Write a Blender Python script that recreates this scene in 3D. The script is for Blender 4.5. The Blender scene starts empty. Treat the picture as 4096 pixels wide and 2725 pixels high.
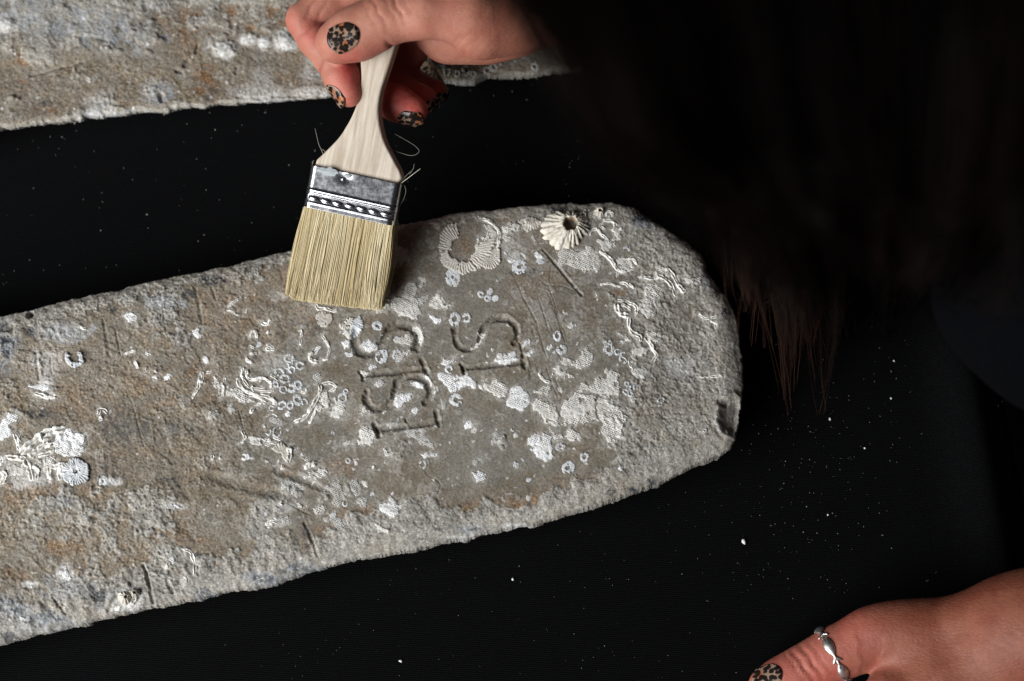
import bpy, math, random
import numpy as np
from mathutils import Vector

sc = bpy.context.scene
COL = sc.collection
rng = np.random.default_rng(7)
random.seed(7)
H0 = 0.032                      # height of the main ingot's top face (metres)

# ------------------------------------------------------------------ camera
TH = math.radians(18.0)
DIST = 0.70
LENS = 55.0
CAM = np.array([0.0, -DIST * math.sin(TH), H0 + DIST * math.cos(TH)])
UP = np.array([0.0, math.cos(TH), math.sin(TH)])
BACK = np.array([0.0, -math.sin(TH), math.cos(TH)])
RIGHT = np.array([1.0, 0.0, 0.0])
FPX = LENS / 36.0 * 4096.0
cam_d = bpy.data.cameras.new("camera")
cam_d.lens = LENS
cam_d.sensor_width = 36.0
cam_d.clip_start = 0.01
cam_d.clip_end = 20.0
cam_d.dof.use_dof = True
cam_d.dof.focus_distance = 0.69
cam_d.dof.aperture_fstop = 6.0
cam_o = bpy.data.objects.new("camera", cam_d)
COL.objects.link(cam_o)
cam_o.location = CAM
cam_o.rotation_euler = (TH, 0, 0)
sc.camera = cam_o

# ------------------------------------------------------------------ light
sc.view_settings.view_transform = 'Standard'
sc.view_settings.look = 'None'
sc.view_settings.exposure = 0.0
sc.view_settings.gamma = 1.0
world = bpy.data.worlds.new("World")
sc.world = world
world.use_nodes = True
bg = world.node_tree.nodes["Background"]
bg.inputs[0].default_value = (0.9, 0.97, 1.1, 1)
bg.inputs[1].default_value = 0.030

def area_light(name, loc, target, sx, sy, power, color):
    d = bpy.data.lights.new(name, 'AREA')
    d.shape = 'RECTANGLE'
    d.size, d.size_y, d.energy, d.color = sx, sy, power, color
    o = bpy.data.objects.new(name, d)
    COL.objects.link(o)
    o.location = loc
    o.rotation_euler = (Vector(target) - Vector(loc)).to_track_quat('-Z', 'Y').to_euler()
    return o
area_light("window_light", (-1.06, -0.76, 0.78), (0, 0, 0.03), 1.25, 1.05, 50.0, (1.0, 0.995, 0.985))

# ------------------------------------------------------------------ projection helpers
def ray(u, v):
    u = np.asarray(u, float); v = np.asarray(v, float)
    a = (u - 2048.0) / FPX
    b = -(v - 1362.5) / FPX
    return a[..., None] * RIGHT + b[..., None] * UP - BACK

def unproj(u, v, z=H0):
    """the point on the horizontal plane of height z that stands at photo position u, v"""
    d = ray(u, v)
    t = (np.asarray(z, float) - CAM[2]) / d[..., 2]
    return CAM + d * t[..., None]

def P(u, v, zmm):
    return unproj(float(u), float(v), zmm / 1000.0)

def project(X, Y, Z):
    dx, dy, dz = X - CAM[0], Y - CAM[1], Z - CAM[2]
    depth = -(dy * BACK[1] + dz * BACK[2])
    up = dy * UP[1] + dz * UP[2]
    return 2048.0 + FPX * dx / depth, 1362.5 - FPX * up / depth

def conv(reg, pts):
    ox, oy, s = reg
    return [(ox + p[0] / s, oy + p[1] / s) + tuple(q / s for q in p[2:]) for p in pts]

C3 = (1300, 1200, 2171 / 900); Z4 = (1500, 750, 2091 / 800); Z4B = (2000, 750, 2.24)
Z8 = (2100, 1300, 2.24); Z5 = (800, 1150, 1829 / 700); Z2 = (800, 1700, 2.24)
Z3B = (1600, 1700, 2352 / 900); Z6 = (0, 1100, 2265 / 1300); Z1 = (0, 1900, 2.24)
ZT = (0, 0, 2357 / 1300)

# ------------------------------------------------------------------ numpy noise
_T = [np.random.default_rng(100 + i).random((256, 256)).astype(np.float32) for i in range(6)]
_J = np.random.default_rng(99).random((256, 256, 3)).astype(np.float32)

def vnoise(x, y, s=0):
    t = _T[s % 6]
    x = x + 37.3 * s; y = y + 11.7 * s
    ix = np.floor(x).astype(np.int64); iy = np.floor(y).astype(np.int64)
    fx = x - ix; fy = y - iy
    fx = fx * fx * fx * (fx * (fx * 6 - 15) + 10); fy = fy * fy * fy * (fy * (fy * 6 - 15) + 10)
    a = t[ix & 255, iy & 255]; b = t[(ix + 1) & 255, iy & 255]
    c = t[ix & 255, (iy + 1) & 255]; d = t[(ix + 1) & 255, (iy + 1) & 255]
    return (a + (b - a) * fx) * (1 - fy) + (c + (d - c) * fx) * fy

def fbm(x, y, o=4, s=0, g=0.5):
    """centred on 0, about -1..1"""
    r = 0.0; a = 1.0; n = 0.0
    ca, sa = 0.8, 0.6
    for i in range(o):
        r = r + a * (vnoise(x, y, s + i) * 2 - 1); n += a
        x, y = (ca * x - sa * y) * 2.03, (sa * x + ca * y) * 2.03
        a *= g
    return r / n * 1.6

def worley(x, y, s=0):
    x = x + 51.1 * s; y = y + 23.9 * s
    ix = np.floor(x).astype(np.int64); iy = np.floor(y).astype(np.int64)
    f1 = np.full(x.shape, 9.0); cid = np.zeros(x.shape)
    for dx in (-1, 0, 1):
        for dy in (-1, 0, 1):
            j = _J[(ix + dx) & 255, (iy + dy) & 255]
            d = np.hypot(ix + dx + j[..., 0] - x, iy + dy + j[..., 1] - y)
            m = d < f1
            f1 = np.where(m, d, f1); cid = np.where(m, j[..., 2], cid)
    return f1, cid

def sstep(a, b, x):
    t = np.clip((x - a) / (b - a), 0, 1)
    return t * t * (3 - 2 * t)

def seg_dist(U, V, pts):
    """distance to a polyline, and how far along it (0..1)"""
    best = np.full(U.shape, 1e9); tt = np.zeros(U.shape)
    n = len(pts) - 1
    for i in range(n):
        ax, ay = pts[i][:2]; bx, by = pts[i + 1][:2]
        dx, dy = bx - ax, by - ay
        h = np.clip(((U - ax) * dx + (V - ay) * dy) / (dx * dx + dy * dy + 1e-12), 0, 1)
        d = np.hypot(U - ax - h * dx, V - ay - h * dy)
        m = d < best
        best = np.where(m, d, best); tt = np.where(m, (i + h) / n, tt)
    return best, tt

def poly_sdf(U, V, pts):
    """positive inside"""
    d, _ = seg_dist(U, V, list(pts) + [pts[0]])
    ins = np.zeros(U.shape, bool)
    n = len(pts)
    for i in range(n):
        ax, ay = pts[i][:2]; bx, by = pts[(i + 1) % n][:2]
        if ay == by: continue
        c = ((ay > V) != (by > V)) & (U < (bx - ax) * (V - ay) / (by - ay) + ax)
        ins ^= c
    return np.where(ins, d, -d)

def smooth_path(pts, n=6, closed=False):
    pts = [np.array(p[:2], float) for p in pts]
    m = len(pts); out = []
    for i in range(m if closed else m - 1):
        if closed:
            p0, p1, p2, p3 = (pts[(i + k) % m] for k in (-1, 0, 1, 2))
        else:
            p1, p2 = pts[i], pts[i + 1]
            p0 = pts[i - 1] if i else 2 * p1 - p2
            p3 = pts[i + 2] if i + 2 < m else 2 * p2 - p1
        for k in range(n):
            t = k / n
            out.append(0.5 * (2 * p1 + (p2 - p0) * t + (2 * p0 - 5 * p1 + 4 * p2 - p3) * t * t + (3 * p1 - p0 - 3 * p2 + p3) * t ** 3))
    if not closed: out.append(pts[-1])
    return [tuple(p) for p in out]

# ------------------------------------------------------------------ mesh helpers
def mk_obj(name, V, F, mat, parent=None, attrs=None, smooth=True, kind=None, mats=None, midx=None):
    V = np.asarray(V, np.float64).reshape(-1, 3)
    if parent is not None:
        V = V - np.array(parent.location)
    me = bpy.data.meshes.new(name)
    me.vertices.add(len(V)); me.vertices.foreach_set("co", V.astype(np.float32).ravel())
    if isinstance(F, (list, tuple)):
        Fs = [np.asarray(f, np.int64) for f in F if len(f)]
    else:
        Fs = [np.asarray(F, np.int64)]
    nl = sum(f.size for f in Fs); npoly = sum(len(f) for f in Fs)
    me.loops.add(nl); me.polygons.add(npoly)
    me.loops.foreach_set("vertex_index", np.concatenate([f.ravel() for f in Fs]).astype(np.int32))
    st = []; o = 0
    for f in Fs:
        k = f.shape[1]
        st.append(o + np.arange(len(f)) * k); o += f.size
    me.polygons.foreach_set("loop_start", np.concatenate(st).astype(np.int32))
    if smooth: me.polygons.foreach_set("use_smooth", np.ones(npoly, bool))
    for m in (mats or [mat]): me.materials.append(m)
    if midx is not None: me.polygons.foreach_set("material_index", np.asarray(midx, np.int32))
    for k, a in (attrs or {}).items():
        at = me.attributes.new(k, 'FLOAT', 'POINT')
        at.data.foreach_set("value", np.asarray(a, np.float32).ravel())
    me.update(calc_edges=True)
    o = bpy.data.objects.new(name, me)
    COL.objects.link(o)
    if parent is not None: o.parent = parent
    if kind: o["kind"] = kind
    return o

def empty(name, loc, label=None, cat=None, group=None):
    o = bpy.data.objects.new(name, None)
    o.empty_display_size = 0.02
    COL.objects.link(o); o.location = loc
    tag(o, label, cat, group)
    return o

def tag(o, label=None, cat=None, group=None, kind=None):
    if label: o["label"] = label
    if cat: o["category"] = cat
    if group: o["group"] = group
    if kind: o["kind"] = kind
    return o

def grid_faces(nx, ny, wrap=False):
    i = np.arange(nx - 1)[:, None] * ny
    if wrap:
        j = np.arange(ny); jn = (j + 1) % ny
    else:
        j = np.arange(ny - 1); jn = j + 1
    a = i + j[None]; b = i + jn[None]
    return np.stack([a, a + ny, b + ny, b], -1).reshape(-1, 4)

# ------------------------------------------------------------------ materials
class NT:
    def __init__(s, name):
        s.m = bpy.data.materials.new(name); s.m.use_nodes = True
        s.t = s.m.node_tree; s.n = s.t.nodes; s.b = s.n["Principled BSDF"]
    def new(s, typ, **kw):
        nd = s.n.new(typ)
        for k, v in kw.items(): setattr(nd, k, v)
        return nd
    def link(s, a, b): s.t.links.new(a, b)
    def put(s, sock, v):
        if isinstance(v, bpy.types.NodeSocket): s.link(v, sock)
        elif isinstance(v, (tuple, list)) and len(v) == 3 and sock.type == 'RGBA': sock.default_value = (*v, 1)
        else: sock.default_value = v
    def coord(s): return s.new('ShaderNodeTexCoord').outputs['Object']
    def mapping(s, vec, scale=(1, 1, 1), rot=(0, 0, 0), loc=(0, 0, 0)):
        nd = s.new('ShaderNodeMapping'); s.link(vec, nd.inputs[0])
        nd.inputs['Scale'].default_value = scale; nd.inputs['Rotation'].default_value = rot; nd.inputs['Location'].default_value = loc
        return nd.outputs[0]
    def noise(s, vec, scale, detail=4, rough=0.6, dist=0.0):
        nd = s.new('ShaderNodeTexNoise'); s.link(vec, nd.inputs['Vector'])
        nd.inputs['Scale'].default_value = scale; nd.inputs['Detail'].default_value = detail
        nd.inputs['Roughness'].default_value = rough; nd.inputs['Distortion'].default_value = dist
        return nd.outputs['Fac']
    def voro(s, vec, scale, feature='F1', out='Distance', rnd=1.0):
        nd = s.new('ShaderNodeTexVoronoi', feature=feature); s.link(vec, nd.inputs['Vector'])
        nd.inputs['Scale'].default_value = scale; nd.inputs['Randomness'].default_value = rnd
        return nd.outputs[out]
    def ramp(s, f, a, b, lo=0.0, hi=1.0):
        nd = s.new('ShaderNodeMapRange', interpolation_type='SMOOTHSTEP'); s.put(nd.inputs[0], f)
        for i, v in zip((1, 2, 3, 4), (a, b, lo, hi)): nd.inputs[i].default_value = v
        return nd.outputs[0]
    def math(s, op, a, b=0.0, clamp=False):
        nd = s.new('ShaderNodeMath', operation=op); nd.use_clamp = clamp
        s.put(nd.inputs[0], a); s.put(nd.inputs[1], b)
        return nd.outputs[0]
    def mix(s, f, a, b, mode='MIX'):
        nd = s.new('ShaderNodeMix', data_type='RGBA', blend_type=mode)
        s.put(nd.inputs[0], f); s.put(nd.inputs[6], a); s.put(nd.inputs[7], b)
        return nd.outputs[2]
    def attr(s, name):
        return s.new('ShaderNodeAttribute', attribute_name=name).outputs['Fac']
    def bump(s, h, strength=1.0, dist=0.0003, prev=None):
        nd = s.new('ShaderNodeBump'); s.put(nd.inputs['Strength'], strength); nd.inputs['Distance'].default_value = dist
        s.put(nd.inputs['Height'], h)
        if prev is not None: s.link(prev, nd.inputs['Normal'])
        return nd.outputs[0]
    def out(s, color=None, rough=None, normal=None, **kw):
        if color is not None: s.put(s.b.inputs['Base Color'], color)
        if rough is not None: s.put(s.b.inputs['Roughness'], rough)
        if normal is not None: s.link(normal, s.b.inputs['Normal'])
        for k, v in kw.items(): s.put(s.b.inputs[k.replace('_', ' ')], v)
        return s.m

def mat_ingot(name, tint, rusty=0.68):
    t = NT(name); c = t.coord()
    big = t.noise(c, 28, 5, 0.6); mid = t.noise(c, 160, 6, 0.65, 0.3); fine = t.noise(c, 900, 5, 0.7); grain = t.noise(c, 2600, 3, 0.7)
    col = t.mix(t.ramp(big, 0.35, 0.65), tint[0], tint[1])
    col = t.mix(t.ramp(mid, 0.35, 0.7), col, tint[2])
    col = t.mix(t.ramp(t.noise(t.mapping(c, loc=(5, 9, 0)), 48, 6, 0.65, 0.5), 0.46, 0.64, 0, 0.75), col, (0.135, 0.108, 0.074))
    col = t.mix(t.math('MULTIPLY', t.attr('film'), t.ramp(fine, 0.2, 0.6, 0.45, 0.9)), col, tuple(x * 1.12 for x in tint[3]))
    warm = t.math('MULTIPLY', t.attr('warm'), t.ramp(t.noise(c, 75, 6, 0.7, 0.4), 0.40, 0.56, 0.2, 0.95))
    col = t.mix(warm, col, t.mix(t.ramp(fine, 0.35, 0.65), (0.160, 0.126, 0.090), (0.30, 0.248, 0.182)))
    sp = t.math('ADD', 0.25, t.math('MULTIPLY', t.attr('rough'), 1.0))
    col = t.mix(t.math('MULTIPLY', sp, t.ramp(t.noise(t.mapping(c, loc=(3, 1, 0)), 210, 6, 0.7, 0.5), 0.50, 0.62, 0, 0.75)), col, (0.30, 0.285, 0.255))
    col = t.mix(t.math('MULTIPLY', sp, t.ramp(t.noise(t.mapping(c, loc=(7, 2, 0)), 300, 6, 0.75, 0.3), 0.56, 0.66, 0, 0.7)), col, (0.085, 0.07, 0.058))
    rust = t.math('MULTIPLY', t.attr('rust'), t.ramp(t.noise(c, 170, 6, 0.72, 0.4), 0.42, 0.60, 0.03, rusty))
    col = t.mix(rust, col, t.mix(t.ramp(fine, 0.35, 0.7), (0.125, 0.066, 0.034), (0.34, 0.20, 0.095)))
    crust = t.mix(t.ramp(fine, 0.3, 0.7), tint[3], tint[4])
    crust = t.mix(t.ramp(t.noise(t.mapping(c, loc=(4, 4, 0)), 105, 6, 0.7, 0.4), 0.44, 0.60, 0, 0.6), crust, (0.195, 0.188, 0.172))
    crust = t.mix(t.ramp(t.noise(c, 60, 5, 0.65), 0.42, 0.66, 0, 0.28), crust, (0.33, 0.27, 0.19))
    col = t.mix(t.math('MULTIPLY', t.attr('crust'), t.ramp(mid, 0.2, 0.55, 0.55, 0.95)), col, crust)
    col = t.mix(t.math('MULTIPLY', t.attr('blue'), t.ramp(t.noise(t.mapping(c, loc=(2, 2, 0)), 170, 6, 0.72), 0.42, 0.56, 0.05, 0.8)), col, (0.30, 0.325, 0.36))
    col = t.mix(t.math('MULTIPLY', t.attr('halo'), t.ramp(t.noise(c, 620, 5, 0.75), 0.38, 0.56, 0.0, 0.95)), col, (0.52, 0.515, 0.495))
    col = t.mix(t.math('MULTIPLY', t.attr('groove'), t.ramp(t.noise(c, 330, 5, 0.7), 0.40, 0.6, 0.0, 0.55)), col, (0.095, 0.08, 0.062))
    dk = t.math('MULTIPLY', t.attr('dark'), t.ramp(t.noise(c, 380, 6, 0.78), 0.44, 0.53))
    col = t.mix(dk, col, (0.035, 0.04, 0.05))
    wt = t.math('MULTIPLY', t.attr('white'), t.ramp(t.noise(c, 500, 5, 0.75), 0.3, 0.6, 0.25, 1.0))
    col = t.mix(wt, col, (0.68, 0.69, 0.70))
    col = t.mix(0.9, col, t.mix(t.ramp(t.math('ADD', t.math('MULTIPLY', grain, 0.6), t.math('MULTIPLY', fine, 0.4)), 0.36, 0.64), (0.48, 0.47, 0.46), (1.36, 1.34, 1.30)), 'MULTIPLY')
    rgh = t.math('ADD', t.attr('rough'), 0.0)
    b = t.bump(t.math('ADD', t.math('MULTIPLY', fine, 0.7), t.math('MULTIPLY', grain, 0.45)), 0.6, 0.00026)
    b2 = t.new('ShaderNodeBump'); b2.inputs['Distance'].default_value = 0.00042
    t.link(rgh, b2.inputs['Strength']); t.link(t.noise(c, 520, 6, 0.75), b2.inputs['Height']); t.link(b, b2.inputs['Normal'])
    return t.out(col, t.ramp(fine, 0.2, 0.8, 0.62, 0.9), b2.outputs[0], Specular_IOR_Level=0.35)

def mat_growth(name, c0, c1, scale, pit, rough_bump=0.0003, net=False):
    t = NT(name); c = t.coord()
    n = t.noise(c, 260, 5, 0.65); fine = t.noise(c, 1500, 4, 0.7)
    col = t.mix(t.ramp(n, 0.35, 0.65), c0, c1)
    if net:
        cell = t.voro(t.mapping(c, (1, 1.15, 1), (0, 0, 0.5)), scale, rnd=0.3)
        col = t.mix(t.ramp(cell, 0.1, 0.42, pit, 0.0), col, (0.14, 0.125, 0.105))
        h = t.ramp(cell, 0.1, 0.5)
        b = t.bump(h, 0.9, 0.0003)
        b = t.bump(n, 0.6, 0.0006, b)
    else:
        col = t.mix(t.ramp(fine, 0.52, 0.75, 0, pit), col, (0.27, 0.23, 0.18))
        b = t.bump(t.math('ADD', n, t.math('MULTIPLY', fine, 0.35)), 0.8, rough_bump)
    th = t.math('MULTIPLY', t.attr('thin'), t.ramp(t.noise(c, 520, 5, 0.75), 0.34, 0.60))
    col = t.mix(th, col, (0.235, 0.222, 0.195))
    col = t.mix(t.ramp(t.noise(t.mapping(c, loc=(1, 5, 0)), 90, 5, 0.65), 0.48, 0.68, 0, 0.55), col, (0.37, 0.345, 0.30))
    return t.out(col, 0.75, b, Specular_IOR_Level=0.3)

M_LEAD = mat_ingot("encrusted lead", ((0.158, 0.149, 0.130), (0.205, 0.197, 0.174), (0.178, 0.160, 0.132), (0.25, 0.245, 0.229), (0.425, 0.418, 0.398)))
M_LEAD2 = mat_ingot("rusted lead", ((0.21, 0.195, 0.17), (0.27, 0.26, 0.235), (0.18, 0.155, 0.125), (0.28, 0.265, 0.24), (0.42, 0.41, 0.38)), 0.95)
M_SCAR = mat_growth("chalky scar", (0.46, 0.49, 0.525), (0.64, 0.665, 0.69), 0, 0.4)
M_SCAR_TAN = mat_growth("tan scar", (0.50, 0.47, 0.42), (0.62, 0.60, 0.56), 0, 0.5)
M_NET = mat_growth("bryozoan net", (0.49, 0.48, 0.45), (0.65, 0.64, 0.61), 1050, 0.3, net=True)
M_NETW = mat_growth("white bryozoan net", (0.66, 0.67, 0.68), (0.76, 0.77, 0.78), 1150, 0.25, net=True)
M_NETG = mat_growth("grey bryozoan net", (0.37, 0.365, 0.35), (0.50, 0.495, 0.475), 1250, 0.3, net=True)
M_TUBE = mat_growth("tube shell", (0.60, 0.585, 0.54), (0.78, 0.775, 0.755), 0, 0.55, 0.0005)
M_BARN = mat_growth("barnacle shell", (0.54, 0.50, 0.42), (0.70, 0.67, 0.60), 0, 0.4)
M_HOLE = mat_growth("stained cavity", (0.16, 0.10, 0.05), (0.34, 0.23, 0.13), 0, 0.4)
M_DUST = mat_growth("dust", (0.13, 0.13, 0.125), (0.30, 0.30, 0.29), 0, 0.2)
M_CRUMB = mat_growth("crumb", (0.62, 0.62, 0.60), (0.78, 0.78, 0.77), 0, 0.2)

def mat_cloth():
    t = NT("black ribbed cloth"); c = t.coord()
    m = t.mapping(c, (1, 1, 1), (0, 0, math.radians(-2.5)))
    w = t.new('ShaderNodeTexWave', wave_type='BANDS', bands_direction='Y', wave_profile='SIN'); t.link(m, w.inputs[0])
    w.inputs['Scale'].default_value = 2 * math.pi / 20 / 0.00082 ; w.inputs['Distortion'].default_value = 0.5; w.inputs['Detail'].default_value = 2
    w.inputs['Detail Scale'].default_value = 0.6
    f = t.noise(c, 1600, 3, 0.7)
    lint = t.ramp(t.noise(c, 3200, 2, 0.5), 0.70, 0.80)
    col = t.mix(t.math('MULTIPLY', w.outputs['Fac'], t.ramp(f, 0.3, 0.75)), (0.0008, 0.0009, 0.0011), (0.0075, 0.0078, 0.0086))
    col = t.mix(lint, col, (0.016, 0.016, 0.018))
    b = t.bump(t.math('ADD', w.outputs['Fac'], t.math('MULTIPLY', f, 0.5)), 0.8, 0.0003)
    return t.out(col, 0.9, b, Specular_IOR_Level=0.05, Sheen_Weight=0.025, Sheen_Roughness=0.35, Sheen_Tint=(0.55, 0.75, 1.0, 1))
M_CLOTH = mat_cloth()

def mat_skin():
    t = NT("skin"); c = t.coord()
    n1 = t.noise(c, 70, 4, 0.6); n2 = t.noise(c, 420, 4, 0.6)
    col = t.mix(t.ramp(n1, 0.35, 0.68), (0.325, 0.128, 0.088), (0.405, 0.185, 0.130))
    col = t.mix(t.ramp(n2, 0.4, 0.7, 0, 0.4), col, (0.36, 0.125, 0.10))
    col = t.mix(t.math('MULTIPLY', t.attr('flush'), 0.95), col, t.mix(t.ramp(n2, 0.3, 0.7), (0.37, 0.055, 0.047), (0.43, 0.100, 0.083)))
    col = t.mix(t.ramp(t.noise(c, 260, 2, 0.4), 0.68, 0.74, 0, 0.35), col, (0.28, 0.12, 0.075))
    col = t.mix(t.attr('tan'), col, t.mix(t.ramp(n1, 0.35, 0.68), (0.160, 0.046, 0.026), (0.212, 0.074, 0.043)))  # mask mixes in a darker, redder skin colour
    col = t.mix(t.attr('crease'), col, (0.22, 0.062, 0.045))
    v = t.voro(t.mapping(c, (1, 1.7, 1), (0, 0, 0.7)), 900, 'DISTANCE_TO_EDGE')
    lines = t.voro(t.mapping(c, (0.5, 1.6, 1), (0, 0, 0.75)), 560, 'DISTANCE_TO_EDGE')
    b = t.bump(t.ramp(v, 0.0, 0.16), 0.10, 0.0002)
    b = t.bump(t.ramp(lines, 0.0, 0.22), t.math('ADD', 0.12, t.math('MULTIPLY', t.attr('tan'), 0.16)), 0.0003, b)
    b = t.bump(n2, 0.28, 0.0006, b)
    return t.out(col, t.ramp(n2, 0.3, 0.7, 0.46, 0.6), b, Subsurface_Weight=0.18, Subsurface_Scale=0.004, Subsurface_Radius=(1.0, 0.25, 0.12), Specular_IOR_Level=0.26)
M_SKIN = mat_skin()

def mat_nail():
    t = NT("leopard nail polish"); c = t.coord()
    n = t.noise(c, 190, 2, 0.5); wob = t.noise(c, 900, 2, 0.5)
    nd = t.new('ShaderNodeMix', data_type='VECTOR'); nd.inputs[0].default_value = 0.0013
    col_n = t.new('ShaderNodeTexNoise'); t.link(c, col_n.inputs[0]); col_n.inputs['Scale'].default_value = 600
    t.link(c, nd.inputs[4]); t.link(col_n.outputs['Color'], nd.inputs[5])
    v = t.voro(nd.outputs[1], 480, rnd=0.85)
    base = t.mix(t.ramp(n, 0.50, 0.66), (0.23, 0.155, 0.115), (0.27, 0.085, 0.028))
    spots = t.ramp(t.math('ADD', v, t.math('MULTIPLY', t.math('SUBTRACT', wob, 0.5), 0.35)), 0.55, 0.61, 1, 0)
    col = t.mix(spots, base, (0.012, 0.009, 0.008))
    return t.out(col, 0.2, None, Specular_IOR_Level=0.28)
M_NAIL = mat_nail()

def mat_wood():
    t = NT("bare wood")
    cx = t.new('ShaderNodeCombineXYZ')
    for i, k in enumerate(('across', 'along', 'depth')): t.link(t.attr(k), cx.inputs[i])
    c = cx.outputs[0]
    m = t.mapping(c, (16, 1, 16)); m2 = t.mapping(c, (60, 2.0, 60))
    g = t.noise(m, 24, 6, 0.65, 0.4); f = t.noise(m2, 60, 4, 0.75)
    col = t.mix(t.ramp(g, 0.32, 0.66), (0.37, 0.305, 0.235), (0.56, 0.50, 0.42))
    col = t.mix(t.ramp(f, 0.55, 0.75, 0, 0.4), col, (0.30, 0.22, 0.15))
    col = t.mix(t.ramp(t.noise(c, 40, 4, 0.6), 0.5, 0.72, 0, 0.35), col, (0.56, 0.51, 0.45))
    b = t.bump(t.math('ADD', g, f), 0.5, 0.0003)
    return t.out(col, 0.72, b, Specular_IOR_Level=0.3)
M_WOOD = mat_wood()

def mat_metal(name, col, rough, bs=0.25):
    t = NT(name); c = t.coord()
    n = t.noise(c, 500, 4, 0.7); s = t.noise(t.mapping(c, (1, 12, 12), (0, 0, -0.17)), 60, 5, 0.7)
    k = t.mix(t.ramp(s, 0.35, 0.7), col, tuple(x * 0.72 for x in col))
    b = t.bump(n, bs, 0.0002)
    return t.out(k, t.ramp(n, 0.3, 0.7, rough, rough + 0.10), b, Metallic=1.0)
M_TIN = mat_metal("tinned steel", (0.48, 0.49, 0.52), 0.19, 0.05)
M_SILVER = mat_metal("silver", (0.80, 0.79, 0.76), 0.36)
M_PALE = (lambda t: t.out(t.mix(t.ramp(t.noise(t.mapping(t.coord(), (1, 6, 6), (0, 0, -0.2)), 300, 4), 0.3, 0.7), (0.20, 0.23, 0.25), (0.32, 0.35, 0.37)), 0.5, None, Metallic=0.2))(NT("dull smear"))

def mat_fibre(name, a, b, c2, rough=0.55, spec=0.3, trans=0.0):
    t = NT(name)
    r = t.attr('tone')
    col = t.mix(t.ramp(r, 0.0, 0.5), a, b)
    col = t.mix(t.ramp(r, 0.5, 1.0), col, c2)
    if trans:
        tr = t.new('ShaderNodeBsdfTranslucent'); t.link(col, tr.inputs[0])
        mx = t.new('ShaderNodeMixShader'); mx.inputs[0].default_value = trans
        t.link(t.b.outputs[0], mx.inputs[1]); t.link(tr.outputs[0], mx.inputs[2]); t.link(mx.outputs[0], t.n['Material Output'].inputs[0])
    return t.out(col, rough, None, Specular_IOR_Level=spec)
M_BRISTLE = mat_fibre("bristle", (0.42, 0.325, 0.175), (0.56, 0.455, 0.26), (0.70, 0.62, 0.42), 0.6, 0.2)
M_STRAY = mat_fibre("stray bristle", (0.17, 0.165, 0.14), (0.26, 0.25, 0.20), (0.6, 0.58, 0.45))
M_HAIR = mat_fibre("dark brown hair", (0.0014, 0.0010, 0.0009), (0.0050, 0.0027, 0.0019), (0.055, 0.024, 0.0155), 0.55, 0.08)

def mat_shirt():
    t = NT("navy knit"); c = t.coord()
    n = t.noise(c, 700, 3, 0.7); w = t.voro(t.mapping(c, (1, 1, 0.6)), 700)
    col = t.mix(t.ramp(n, 0.3, 0.7), (0.0004, 0.0005, 0.0008), (0.0010, 0.0013, 0.0022))
    return t.out(col, 0.95, t.bump(t.math('ADD', n, w), 0.6, 0.0005), Specular_IOR_Level=0.05)
M_SHIRT = mat_shirt()

# ------------------------------------------------------------------ the cloth on the table
def make_cloth():
    ea, eb = unproj(3905, 1500, 0.0), unproj(4075, 2350, 0.0)      # the table's edge on the right
    e = (eb - ea) / np.linalg.norm(eb - ea)
    nrm = np.array([-e[1], e[0], 0]); nrm = nrm if nrm[0] > 0 else -nrm
    xs = np.concatenate([np.linspace(-0.9, -0.12, 60), np.linspace(-0.117, 0.0, 60)])
    arc = np.linspace(0, math.pi / 2, 13)[1:]
    RR = 0.014
    prof = [(x, 0.0) for x in xs] + [(RR * math.sin(a), -RR + RR * math.cos(a)) for a in arc] + [(RR + 0.002 * k, -RR - 0.03 * k) for k in range(1, 21)]
    L = np.linspace(-0.9, 1.0, 260)
    prof = np.array(prof)
    S, T = np.meshgrid(prof[:, 0], L, indexing='ij')
    Z = np.repeat(prof[:, 1][:, None], len(L), 1)
    # a soft ridge beside the edge and slack folds in the hanging part
    Z = Z + 0.0075 * np.exp(-((S + 0.006 + 0.010 * T) / np.where(S + 0.006 + 0.010 * T < 0, 0.013, 0.008)) ** 2) * (Z > -0.02)
    Z = Z + 0.0010 * fbm(S * 14 + 3, T * 9, 3, 2) * sstep(-0.05, -0.01, S)
    hang = sstep(-0.01, -0.2, Z)
    S = S + hang * 0.03 * fbm(T * 7, Z * 2, 3, 1)
    pts = ea[None, None] + e * T[..., None] + nrm * S[..., None]
    pts[..., 2] = Z
    o = mk_obj("black_cloth", pts.reshape(-1, 3), grid_faces(*S.shape), M_CLOTH)
    tag(o, kind="structure")
make_cloth()
fx, fy = np.meshgrid(np.linspace(-2.5, 2.5, 11), np.linspace(-2.5, 2.5, 11), indexing='ij')
M_FLOOR = (lambda t: t.out(t.mix(t.noise(t.coord(), 6, 6), (0.006, 0.006, 0.007), (0.014, 0.013, 0.013)), 0.8, t.bump(t.noise(t.coord(), 60, 5), 0.3, 0.002), Specular_IOR_Level=0.1))(NT('dark floor'))
tag(mk_obj('floor', np.stack([fx.ravel(), fy.ravel(), np.full(fx.size, -0.75)], -1), grid_faces(11, 11), M_FLOOR), kind='structure')

# ------------------------------------------------------------------ ingots
RES = 0.0004

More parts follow.
